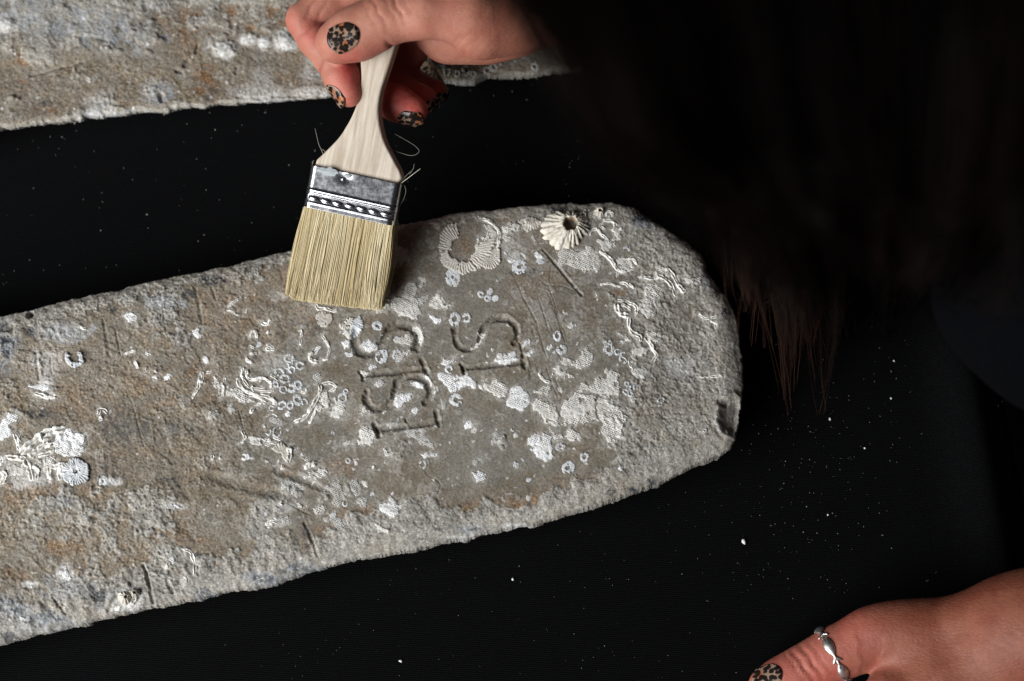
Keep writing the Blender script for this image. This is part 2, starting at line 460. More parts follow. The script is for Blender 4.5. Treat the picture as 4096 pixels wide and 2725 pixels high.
class Slab:
    """a cast bar: an outline in photo pixels at the level of its widest rim, a relief on top, flanks that taper inwards"""
    def __init__(s, outline, h, res, rim_drop, edge_noise, seed):
        s.h, s.res, s.seed = h, res, seed
        path = smooth_path(outline, 5, closed=True)
        w = unproj(np.array([p[0] for p in path]), np.array([p[1] for p in path]), h - rim_drop)
        s.ow = w[:, :2]
        lo = s.ow.min(0) - 0.004; hi = s.ow.max(0) + 0.004
        s.x = np.arange(lo[0], hi[0], res); s.y = np.arange(lo[1], hi[1], res)
        s.X, s.Y = np.meshgrid(s.x, s.y, indexing='ij')
        s.U, s.V = project(s.X, s.Y, h)
        d = poly_sdf(s.X, s.Y, [tuple(p) for p in s.ow])
        s.sx, s.sy = np.gradient(d, res)
        d = d + edge_noise * (0.6 * fbm(s.X * 120, s.Y * 120, 3, seed) + 0.5 * fbm(s.X * 420, s.Y * 420, 3, seed + 1))
        s.d = d
        s.gx, s.gy = np.gradient(d, res)
        s.Z = None; s.masks = {}
    def sample(s, x, y, arr=None):
        arr = s.Z if arr is None else arr
        fx = np.clip((x - s.x[0]) / s.res, 0, len(s.x) - 1.001); fy = np.clip((y - s.y[0]) / s.res, 0, len(s.y) - 1.001)
        i = fx.astype(int); j = fy.astype(int); fx = fx - i; fy = fy - j
        return (arr[i, j] * (1 - fx) + arr[i + 1, j] * fx) * (1 - fy) + (arr[i, j + 1] * (1 - fx) + arr[i + 1, j + 1] * fx) * fy
    def build(s, mat, parent, levels):
        nx, ny = s.X.shape
        f = grid_faces(nx, ny)
        dc = s.d.ravel()
        keep = dc[f].mean(1) > 0
        f = f[keep]
        used = np.unique(f)
        remap = np.full(nx * ny, -1); remap[used] = np.arange(len(used))
        f = remap[f]
        V = np.stack([s.X.ravel()[used], s.Y.ravel()[used], s.Z.ravel()[used]], -1)
        dd = dc[used]; g = np.stack([s.gx.ravel()[used], s.gy.ravel()[used]], -1)
        g /= np.linalg.norm(g, axis=1, keepdims=True) + 1e-9
        at = {k: a.ravel()[used] for k, a in s.masks.items()}
        e = np.concatenate([f[:, [0, 1]], f[:, [1, 2]], f[:, [2, 3]], f[:, [3, 0]]])
        es = np.sort(e, 1); key = es[:, 0] * (len(used) + 1) + es[:, 1]
        uq, idx, cnt = np.unique(key, return_index=True, return_counts=True)
        be = e[idx[cnt == 1]]
        bv = np.unique(be)
        mv = np.clip(dd[bv], -s.res * 1.3, s.res * 1.3)
        V[bv, :2] -= g[bv] * mv[:, None]
        bm = np.full(len(used), -1); bm[bv] = np.arange(len(bv))
        nb = len(bv); Vs = [V]; Fs = [f]; base = bv; off = len(V)
        gs = np.stack([s.sx.ravel()[used][bv], s.sy.ravel()[used][bv]], -1); gs /= np.linalg.norm(gs, axis=1, keepdims=True) + 1e-9
        nout = -gs
        zb = V[bv, 2]; first = True
        lv_ = np.array([(0.0, 1.0)] + list(levels)); tq = np.linspace(0, len(levels), 4 * len(levels) + 1)[1:]
        levels = list(zip(np.interp(tq, np.arange(len(lv_)), lv_[:, 0]), np.interp(tq, np.arange(len(lv_)), lv_[:, 1])))
        for (ins, zf) in levels:
            rough = (0.0011 * fbm(V[bv, 0] * 150 + zf * 3.1, V[bv, 1] * 150 - zf * 2.3, 4, s.seed + 3) + 0.0004 * fbm(V[bv, 0] * 600 + zf * 14, V[bv, 1] * 600 - zf * 11, 2, s.seed)) * min(1.0, (1 - zf) * 5)
            p = np.stack([V[bv, 0] - nout[:, 0] * (ins + rough), V[bv, 1] - nout[:, 1] * (ins + rough), zb * zf], -1)
            cur = off + np.arange(nb)
            a, b = be[:, 0], be[:, 1]
            pa = (a if first else base[bm[a]]); pb = (b if first else base[bm[b]])
            Fs.append(np.stack([pa, cur[bm[a]], cur[bm[b]], pb], -1))
            Vs.append(p); base = cur; off += nb; first = False
            for k in at: at[k] = np.concatenate([at[k], at[k][bv] if k != 'crust' else np.maximum(at[k][bv], 0.8)])
        return mk_obj("ingot_body", np.concatenate(Vs), np.concatenate(Fs)[:, ::-1] * 1, mat, parent, at)

def ell(U, V, lst, soft=0.45, wob=None):
    m = np.zeros(U.shape)
    for e in lst:
        x, y, rx, ry = e[:4]; k = e[4] if len(e) > 4 else 1.0
        q = np.hypot((U - x) / rx, (V - y) / ry)
        if wob is not None: q = q + wob
        m = np.maximum(m, k * sstep(1 + soft, 1 - soft, q))
    return m

OUT1 = [(-420, 1352), (-200, 1312), (0, 1270), (110, 1243), (200, 1220), (435, 1170), (600, 1130), (900, 1070), (1160, 1005), (1400, 950), (1600, 902), (1700, 885), (1850, 855), (2000, 842), (2100, 830), (2230, 817), (2330, 822), (2430, 817), (2500, 828), (2540, 840), (2600, 880), (2680, 930), (2740, 972), (2790, 1010), (2822, 1045), (2833, 1085), (2852, 1122), (2895, 1185), (2930, 1240), (2950, 1295), (2960, 1400), (2972, 1500), (2968, 1600), (2955, 1680), (2942, 1740), (2928, 1780), (2890, 1815), (2800, 1860), (2700, 1905), (2600, 1947), (2500, 1987), (2300, 2050), (2200, 2077), (2000, 2122), (1800, 2167), (1640, 2203), (1500, 2227), (1360, 2254), (1200, 2302), (1050, 2345), (900, 2372), (800, 2394), (500, 2455), (300, 2503), (100, 2552), (0, 2574), (-200, 2620), (-420, 2668)]

ST = []          # engraved strokes: (points, half width px, depth mm)
def stroke(reg, pts, w, dep, sm=True):
    p = conv(reg, pts)
    k = 0.64 if dep >= 1.4 else 0.62
    ST.append((smooth_path(p, 4) if sm and len(p) > 2 else p, w / reg[2] * (1.0 if dep >= 1.4 else 0.85), dep * k))
stroke(C3, [(1262, 255), (1250, 300), (1258, 370), (1280, 430), (1320, 465), (1380, 475), (1440, 455), (1485, 415), (1512, 360), (1530, 290), (1560, 235), (1610, 200), (1690, 185), (1765, 198), (1822, 240), (1852, 310), (1852, 370), (1828, 425)], 33, 1.7)
stroke(C3, [(1335, 660), (1620, 640), (1900, 610)], 30, 1.6)
stroke(C3, [(1312, 620), (1345, 712)], 20, 1.6); stroke(C3, [(1910, 540), (1925, 655)], 24, 1.5)
stroke(C3, [(1850, 415), (1885, 440), (1905, 545)], 13, 1.0); stroke(C3, [(300, 300), (285, 360), (290, 430), (320, 490), (370, 515), (440, 505), (500, 470), (550, 420), (580, 360), (600, 300), (640, 260), (700, 232), (780, 240), (850, 270), (890, 320), (900, 380), (880, 460)], 42, 1.8)
stroke(C3, [(360, 722), (640, 700), (960, 668)], 28, 1.5); stroke(C3, [(335, 685), (370, 765)], 22, 1.5); stroke(C3, [(930, 570), (985, 705)], 26, 1.5)
stroke(C3, [(400, 880), (388, 930), (410, 990), (450, 1035), (510, 1050), (570, 1038), (630, 990), (660, 920), (682, 840), (712, 780), (770, 745), (850, 737), (930, 757), (985, 810), (1015, 880), (1008, 950), (970, 985)], 34, 1.7)
stroke(C3, [(500, 1252), (800, 1215), (1080, 1178)], 30, 1.6); stroke(C3, [(472, 1200), (518, 1308)], 22, 1.7); stroke(C3, [(1068, 1085), (1100, 1208)], 22, 1.7); stroke(C3, [(775, 1140), (795, 1190)], 14, 1.0)
stroke(Z4B, [(378, 560), (450, 640), (560, 775), (660, 895), (732, 975)], 17, 1.0)
stroke(Z4B, [(350, 830), (420, 885), (540, 888), (640, 925), (732, 975)], 9, 0.45)
for a in ([(120, 780), (210, 1000), (320, 1200), (385, 1410)], [(430, 890), (500, 1080), (600, 1380)], [(345, 990), (400, 1180), (440, 1300)], [(430, 960), (510, 1160), (585, 1390)], [(460, 1250), (520, 1500), (560, 1568)], [(280, 1250), (330, 1390)], [(460, 720), (440, 860)]):
    stroke(Z4B, a, 9, 0.45, False)
for a in ([(90, 0), (170, 220), (200, 310)], [(300, 0), (360, 160)], [(170, 330), (250, 560), (310, 670)], [(270, 480), (330, 640)], [(20, 340), (60, 500)]):
    stroke(Z8, a, 9, 0.4, False)
stroke(Z2, [(100, 455), (300, 520), (450, 570), (700, 612)], 66, 1.0); stroke(Z2, [(690, 400), (900, 480), (1150, 590)], 44, 0.8)
stroke(Z2, [(930, 870), (990, 1000), (1050, 1165)], 20, 1.0); stroke(Z2, [(140, 320), (160, 380), (230, 405)], 8, 0.5)
stroke(Z2, [(760, 680), (900, 760), (990, 800)], 12, 0.6)
for a, w in (([(715, 300), (760, 560)], 16), ([(790, 330), (840, 560)], 9), ([(1360, 90), (1405, 330)], 18), ([(1470, 80), (1500, 170)], 12), ([(1130, 220), (1150, 380)], 8), ([(240, 510), (265, 720)], 12), ([(345, 560), (360, 700)], 9), ([(910, 860), (1000, 1190)], 8), ([(1660, 940), (1690, 1060)], 7)):
    stroke(Z6, a, w, 0.7, False)
stroke(Z1, [(1280, 800), (1330, 950), (1360, 1140)], 16, 1.8); stroke(Z1, [(1040, 1090), (960, 1210)], 26, 1.3); stroke(Z1, [(470, 1100), (580, 1240)], 14, 1.0); stroke(Z1, [(1500, 960), (1540, 1040)], 22, 1.2)
stroke(Z3B, [(240, 440), (300, 520), (400, 580), (420, 650), (370, 760)], 9, 0.5)
stroke(Z8, [(900, 900), (1030, 780), (1160, 730)], 16, 0.5)

def relief_main():
    s = Slab(OUT1, H0, RES, 0.006, 0.0007, 1)
    U, V, d = s.U, s.V, s.d
    px = d * 1e3 / 0.112                                            # distance to rim in photo px
    rz = 0.006; rr = 0.0115
    q = np.clip(1 - d / rr, 0, 1)
    Z = s.h - rz * (1 - np.sqrt(np.clip(1 - q * q, 0, 1)))
    left = sstep(1350, 850, U + 0.25 * (V - 1500))
    right = sstep(2330, 2620, U + 0.10 * (V - 1400) + 60 * fbm(U / 120, V / 120, 3, 3))
    low = sstep(1950, 2150, V + 0.22 * (U - 1600))
    n1 = fbm(U / 210, V / 210, 5, 0, 0.55); n2 = fbm(U / 60, V / 60, 4, 2, 0.6); n3 = fbm(U / 16, V / 16, 4, 4, 0.6); n4 = fbm(U / 5.5, V / 5.5, 3, 1, 0.65)
    cb = 1.3 * np.exp(-np.maximum(px, 0) / 75) + 0.95 * right + 0.55 * low + 0.18 * left - 0.62 + 0.42 * n1 + 0.34 * n2 + 0.14 * n3
    for (x, y, rx, ry, k) in ((1150, 1420, 110, 120, .35), (720, 1330, 60, 90, .6), (1250, 1990, 260, 90, .5), (1640, 1790, 80, 60, .6), (2010, 1760, 40, 60, .6), (2350, 1230, 60, 50, .2), (1060, 2060, 100, 80, .3), (350, 1980, 200, 120, .25), (600, 2000, 130, 120, .4)):
        cb = cb + k * np.exp(-((U - x) / rx) ** 2 - ((V - y) / ry) ** 2)
    cb = cb + right * (0.30 * n3 + 0.22 * n4)
    crust = sstep(-0.03, 0.10, cb) * (1 - right) + sstep(-0.30, 0.42, cb) * right
    layer2 = sstep(0.34, 0.46, cb + 0.25 * n2)
    lump, _ = worley((0.8 * U + 0.6 * V) / 15 + 0.9 * n2, (0.8 * V - 0.6 * U) / 15 + 0.9 * n1, 1)
    pit, pid = worley(U / 11, V / 11, 2)
    calm = 0.35 + 0.65 * sstep(15, 90, px)
    rough = (0.16 + 0.50 * left + 0.45 * crust) * calm
    flake, fid = worley(U / 70 + 0.8 * n2, V / 70 + 0.8 * n2, 3)
    film = sstep(0.10, 0.20, 0.55 * n1 + 0.55 * n2 + 0.28 * n3 - 0.12) * (1 - crust)
    z = 1.3 * fbm(U / 700, V / 700, 2, 3) + 0.25 * n1
    z = z + crust * (0.30 + 0.16 * n2 + 0.05 * n3 * calm) + layer2 * 0.18 + 0.10 * film
    z = z + left * (0.26 * (sstep(0.5, 0.53, fid + 0.12 * n3) - 0.5) + 0.17 * n2 + 0.04 * (0.5 - lump))
    z = z + rough * (0.10 * n3 + 0.14 * n4) + 0.035 * n3 + 0.03 * n4
    z = z - (0.3 * left + 0.30 * crust) * calm * sstep(0.24, 0.08, pit + 0.05 * n4) * (pid > 0.66)
    ripple = np.sin((U * 0.995 + V * 0.1) / 9 + 2 * n2) * sstep(220, 60, px) * (1 - sstep(70, 20, px)) * low
    z = z + 0.16 * ripple
    crack = sstep(0.085, 0.0, np.abs(fbm(U / 62 + 0.3 * n3, V / 62, 4, 2))) * sstep(-0.2, 0.3, fbm(U / 90, V / 90, 2, 5))
    z = z - 0.34 * crack * crust * calm - 0.16 * crack * left
    chip, chid = worley(U / 34 + 0.5 * n2, V / 34 + 0.5 * n2, 5)
    z = z + crust * calm * 0.22 * (sstep(0.55, 0.6, chid) - 0.5)
    # right end: chipped notch, hollows along the rim
    nt = np.hypot((U - 2935) / 62, (V - 1655) / 78) + 0.12 * n2
    z = z - 3.0 * sstep(1.05, 0.45, nt) + 0.5 * np.exp(-((nt - 1.12) / 0.1) ** 2)
    nt2 = np.hypot((U - 2895) / 28, (V - 1605) / 20); z = z - 1.8 * sstep(1.1, 0.5, nt2)
    nt3 = np.hypot((U - 112), (V - 1250) / 1.1) / 17; z = z - 4 * sstep(1.1, 0.4, nt3)
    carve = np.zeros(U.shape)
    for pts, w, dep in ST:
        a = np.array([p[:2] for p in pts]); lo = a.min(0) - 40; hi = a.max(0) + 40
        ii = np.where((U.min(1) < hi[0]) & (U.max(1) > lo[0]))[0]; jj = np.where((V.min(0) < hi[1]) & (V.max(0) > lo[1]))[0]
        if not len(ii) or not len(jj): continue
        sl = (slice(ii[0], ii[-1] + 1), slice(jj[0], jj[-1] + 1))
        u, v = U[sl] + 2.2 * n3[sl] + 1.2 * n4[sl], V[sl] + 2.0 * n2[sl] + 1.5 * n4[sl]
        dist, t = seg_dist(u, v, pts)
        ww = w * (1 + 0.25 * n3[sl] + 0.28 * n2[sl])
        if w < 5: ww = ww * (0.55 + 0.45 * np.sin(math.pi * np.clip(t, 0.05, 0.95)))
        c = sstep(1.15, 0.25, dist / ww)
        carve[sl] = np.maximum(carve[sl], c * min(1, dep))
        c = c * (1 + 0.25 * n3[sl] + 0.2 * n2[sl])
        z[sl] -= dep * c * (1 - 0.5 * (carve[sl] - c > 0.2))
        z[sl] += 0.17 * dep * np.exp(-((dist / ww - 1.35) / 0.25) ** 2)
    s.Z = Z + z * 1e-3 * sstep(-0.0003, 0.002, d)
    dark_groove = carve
    specks, sid = worley(U / 30 + 0.3 * n3, V / 30, 4)
    wsp = (sid > 0.90) * sstep(0.10, 0.02, specks + 0.10 * n4 + 0.08 * n3 - 0.35 * (sid - 0.90))
    s.Z += 0.00012 * wsp
    wob = 0.5 * n2 + 0.25 * n3
    dark = ell(U, V, [(247, 1324, 75, 36), (654, 1203, 50, 24), (677, 1163, 22, 18), (453, 1229, 24, 18), (746, 1175, 24, 18), (850, 1118, 60, 20), (17, 1375, 40, 60), (112, 1324, 18, 16), (459, 1708, 130, 62, .55), (717, 1720, 95, 50, .5), (143, 1657, 90, 22, .9), (690, 1925, 40, 18), (400, 1880, 60, 60, .5), (2564, 868, 45, 20), (2700, 945, 60, 16), (2838, 1075, 16, 40), (2870, 1160, 22, 40), (2905, 1240, 18, 40), (2611, 1916, 20, 22), (2540, 1950, 24, 12), (2223, 834, 38, 16), (1193, 2272, 60, 14, .8), (1050, 2310, 45, 12, .8), (818, 2365, 36, 18, .7), (402, 2382, 24, 34, .9), (190, 2470, 70, 22, .7), (20, 2540, 30, 16, .8), (705, 2340, 14, 26, .8), (800, 2362, 24, 10, .8), (1750, 2115, 24, 10, .8), (1690, 2150, 20, 8, .8), (1898, 2113, 24, 6), (2440, 1965, 30, 12, .8), (1385, 1170, 30, 20, .6), (1262, 1325, 18, 16, .7), (1120, 1330, 20, 20, .6), (1222, 2135, 14, 55, .7), (2080, 1093, 40, 12, .6), (2130, 1093, 18, 18, .8)], 0.5, wob)
    dark = np.maximum(dark, 0.2 * sstep(1.0, 0.6, nt))  # shade of the notch put into the colour as well
    rust = ell(U, V, [(1010, 1290, 210, 120, .55), (1180, 1240, 110, 90, .6), (1595, 1105, 70, 60, .8), (1846, 1000, 60, 55, .8), (1780, 905, 70, 30, .7), (2155, 2002, 140, 26), (2365, 1930, 130, 24), (1944, 2029, 100, 24), (2240, 1950, 80, 40, .6), (2330, 1990, 30, 14), (1380, 2122, 120, 34), (1440, 2060, 120, 40, .7), (1330, 1870, 110, 30, .8), (1150, 1880, 90, 24, .7), (1222, 2135, 16, 75), (1750, 2080, 60, 40, .9), (1640, 2080, 50, 40, .7), (1830, 2050, 100, 30, .5), (223, 2190, 80, 26), (740, 2150, 90, 40, .8), (625, 2203, 80, 28, .7), (1030, 2230, 90, 26, .8), (890, 2250, 30, 40, .9), (560, 1520, 150, 40, .5), (560, 1590, 160, 40, .6), (800, 1530, 60, 60, .7), (300, 1620, 200, 80, .5), (150, 1960, 230, 40, .85), (480, 1850, 110, 60, .5), (580, 1830, 60, 50, .5), (350, 2130, 50, 60, .6), (2100, 880, 80, 26, .8), (2500, 1170, 40, 16, .8), (2150, 1140, 90, 60, .3), (60, 2300, 60, 25, .7), (310, 2270, 40, 40, .7), (700, 2030, 40, 40, .6), (1180, 1110, 120, 50, .5)], 0.6, wob)
    pink = ell(U, V, [(2650, 1650, 90, 40, .35), (2740, 1580, 60, 30, .35)], 0.8, wob)
    warm = np.clip(0.55 * left + 0.14 + 0.35 * low * (1 - right) - 0.2 * right + 0.4 * n1, 0, 1) * (1 - 0.75 * crust)
    blue = ell(U, V, [(1230, 2275, 90, 22), (1040, 2310, 70, 22), (800, 2365, 60, 22), (60, 2430, 70, 60), (180, 2480, 120, 40), (250, 2360, 120, 50, .6), (2580, 885, 60, 24), (2840, 1090, 26, 60), (247, 1324, 95, 45), (654, 1205, 70, 30), (15, 1375, 50, 90), (420, 2390, 60, 40, .6), (2700, 1480, 90, 50, .4), (1190, 1330, 40, 50, .4), (1900, 2113, 80, 12), (260, 2010, 80, 30, .6), (2080, 2120, 60, 12, .7)], 0.5, wob)
    white = np.maximum(0.95 * wsp, ell(U, V, [(250, 1330, 80, 34, .55), (654, 1208, 50, 20, .6), (505, 2400, 48, 40, .9), (258, 2290, 28, 34, .9), (120, 2340, 34, 14, .8), (690, 2025, 45, 14, .9), (170, 1440, 60, 50, .5), (185, 1510, 30, 70, .5), (1120, 1450, 70, 40, .4), (450, 1925, 30, 14, .7), (1110, 2085, 50, 18, .5), (1130, 2030, 34, 20, .5), (2855, 1060, 26, 22, .6), (2850, 1110, 26, 20, .5), (2730, 1460, 60, 40, .35), (2880, 1640, 22, 60, .25), (100, 1900, 90, 50, .6), (2040, 1000, 60, 40, .3), (1860, 2140, 90, 8, .5), (2060, 2095, 60, 8, .7), (1120, 1180, 40, 20, .3)], 0.5, wob))
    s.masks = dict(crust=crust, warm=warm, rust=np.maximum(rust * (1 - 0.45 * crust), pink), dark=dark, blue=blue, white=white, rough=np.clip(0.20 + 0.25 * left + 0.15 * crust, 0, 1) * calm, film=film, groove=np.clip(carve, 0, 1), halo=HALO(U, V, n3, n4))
    return s

def relief_back():
    o = [(-420, 560), (0, 520), (187, 495), (322, 481), (345, 471), (411, 467), (513, 455), (607, 450), (672, 453), (700, 441), (793, 429), (933, 415), (1100, 406), (1300, 388), (1500, 368), (1798, 338), (1882, 337), (1959, 319), (2074, 312), (2265, 291), (2600, 255), (2850, 232), (2960, 170), (3010, 40), (3020, -500), (2950, -760), (2000, -700), (0, -500), (-420, -440)]
    s = Slab(o, 0.030, 0.00055, 0.003, 0.0009, 4)
    U, V, d = s.U, s.V, s.d
    px = d * 1e3 / 0.118
    q = np.clip(1 - d / 0.004, 0, 1)
    Z = s.h - 0.003 * (1 - np.sqrt(np.clip(1 - q * q, 0, 1)))
    n1 = fbm(U / 230, V / 150, 5, 1, 0.55); n2 = fbm(U / 60, V / 45, 4, 3, 0.6); n3 = fbm(U / 17, V / 17, 4, 5, 0.6); n4 = fbm(U / 7, V / 7, 3, 2, 0.65)
    lump, lid = worley(U / 17 + 0.7 * n3, V / 17 + 0.7 * n3, 1)
    pit, pid = worley(U / 14, V / 14, 2)
    band = V + 0.115 * (U - 0)                                      # parallel to the lower rim
    crust = sstep(-0.05, 0.12, 1.1 * np.exp(-np.maximum(px, 0) / 13) + 0.5 * sstep(330, 200, band) - 0.36 + 0.35 * n1 + 0.3 * n2 + 0.12 * n3)
    z = 1.6 * fbm(U / 600, V / 260, 2, 2) - 1.2 * sstep(230, 290, band) + 0.9 * sstep(420, 500, band)
    z = z + crust * (0.35 + 0.25 * n2) + 0.14 * n3 + 0.18 * n4 + 0.22 * n2 + 0.10 * (0.5 - lump) - 0.4 * sstep(0.28, 0.1, pit) * (pid > 0.6)
    for (x, y, r, hh) in ((893, 193, 60, 2.0), (993, 155, 45, 1.2), (1060, 165, 35, 1.2), (1136, 160, 50, 1.8), (25, 95, 45, 1.5), (430, 200, 22, 1.2), (590, 205, 22, 1.0), (475, 205, 20, 1), (640, 165, 25, 1.2), (45, 390, 20, 1.4), (70, 395, 12, 1), (605, 85, 18, 1.3), (530, 130, 16, 1.2), (395, 175, 24, 1)):
        z = z + hh * sstep(1.1, 0.3, np.hypot((U - x) / r, (V - y) / (r * 0.62)) + 0.25 * n3)
    for pts, w, dep in (([(790, 175), (780, 205)], 7, 1.2), ([(750, 240), (735, 255)], 10, 1.5), ([(720, 280), (705, 275)], 9, 1.2), ([(945, 270), (940, 285)], 8, 1.0), ([(120, 300), (280, 260), (330, 245)], 6, .7), ([(640, 375), (645, 400)], 10, 1.4)):
        dist, t = seg_dist(U, V, pts); z = z - dep * sstep(1.3, 0.3, dist / w + 0.2 * n3)
    s.Z = Z + z * 1e-3 * sstep(-0.0003, 0.0015, d)
    wob = 0.5 * n2 + 0.25 * n3
    specks, sid = worley(U / 30, V / 30, 4)
    wsp = (sid > 0.9) * sstep(0.24, 0.10, specks)
    rust = ell(U, V, [(1031, 60, 110, 80), (1060, 40, 80, 60), (717, 94, 110, 45, .9), (760, 150, 40, 60, .7), (900, 70, 100, 40, .7), (816, 325, 36, 70), (850, 345, 30, 40), (785, 275, 16, 20), (105, 245, 50, 14, .9), (75, 225, 16, 10), (170, 445, 60, 16), (90, 350, 30, 40, .6), (195, 190, 20, 30, .7), (1300, 330, 300, 60, .35), (1720, 300, 120, 40, .6), (1950, 280, 120, 40, .6), (500, 420, 60, 20, .5), (870, 405, 60, 18, .7), (1090, 10, 150, 60, .6), (1250, 250, 120, 60, .35)], 0.6, wob)
    warm = np.clip(0.5 * sstep(230, 300, band) + 0.3 + 0.5 * n1 + 0.5 * sstep(500, 900, U) * sstep(250, 100, V), 0, 1) * (1 - 0.5 * crust)
    blue = ell(U, V, [(331, 95, 250, 55), (470, 140, 160, 60), (100, 40, 150, 40, .8), (640, 365, 50, 40), (400, 450, 100, 14), (540, 445, 70, 10), (1080, 395, 80, 10), (600, 40, 100, 40, .5)], 0.6, wob)
    white = np.maximum(0.8 * wsp, ell(U, V, [(893, 193, 60, 38), (993, 155, 45, 20), (1060, 165, 30, 20), (1136, 160, 46, 34), (1048, 375, 110, 34, .6), (400, 415, 70, 46, .5), (600, 360, 40, 40, .35), (25, 95, 45, 30, .7), (330, 470, 24, 14, .7), (1040, 320, 40, 60, .3), (1250, 360, 120, 20, .5), (1780, 330, 120, 14, .4), (1250, 280, 40, 50, .4)], 0.5, wob))
    dark = ell(U, V, [(410, 415, 22, 14, .9), (838, 390, 26, 30, .7), (925, 113, 14, 6, .9), (180, 410, 20, 10, .8), (230, 302, 8, 6), (290, 480, 20, 8, .6), (540, 452, 16, 8, .7)], 0.5, wob)
    s.masks = dict(groove=np.zeros(U.shape), halo=np.zeros(U.shape), crust=crust, warm=warm, rust=rust, dark=dark, blue=blue, white=white, rough=np.full(U.shape, 0.4), film=sstep(0.10, 0.2, 0.5 * n1 + 0.55 * n2 + 0.28 * n3) * (1 - crust))
    return s

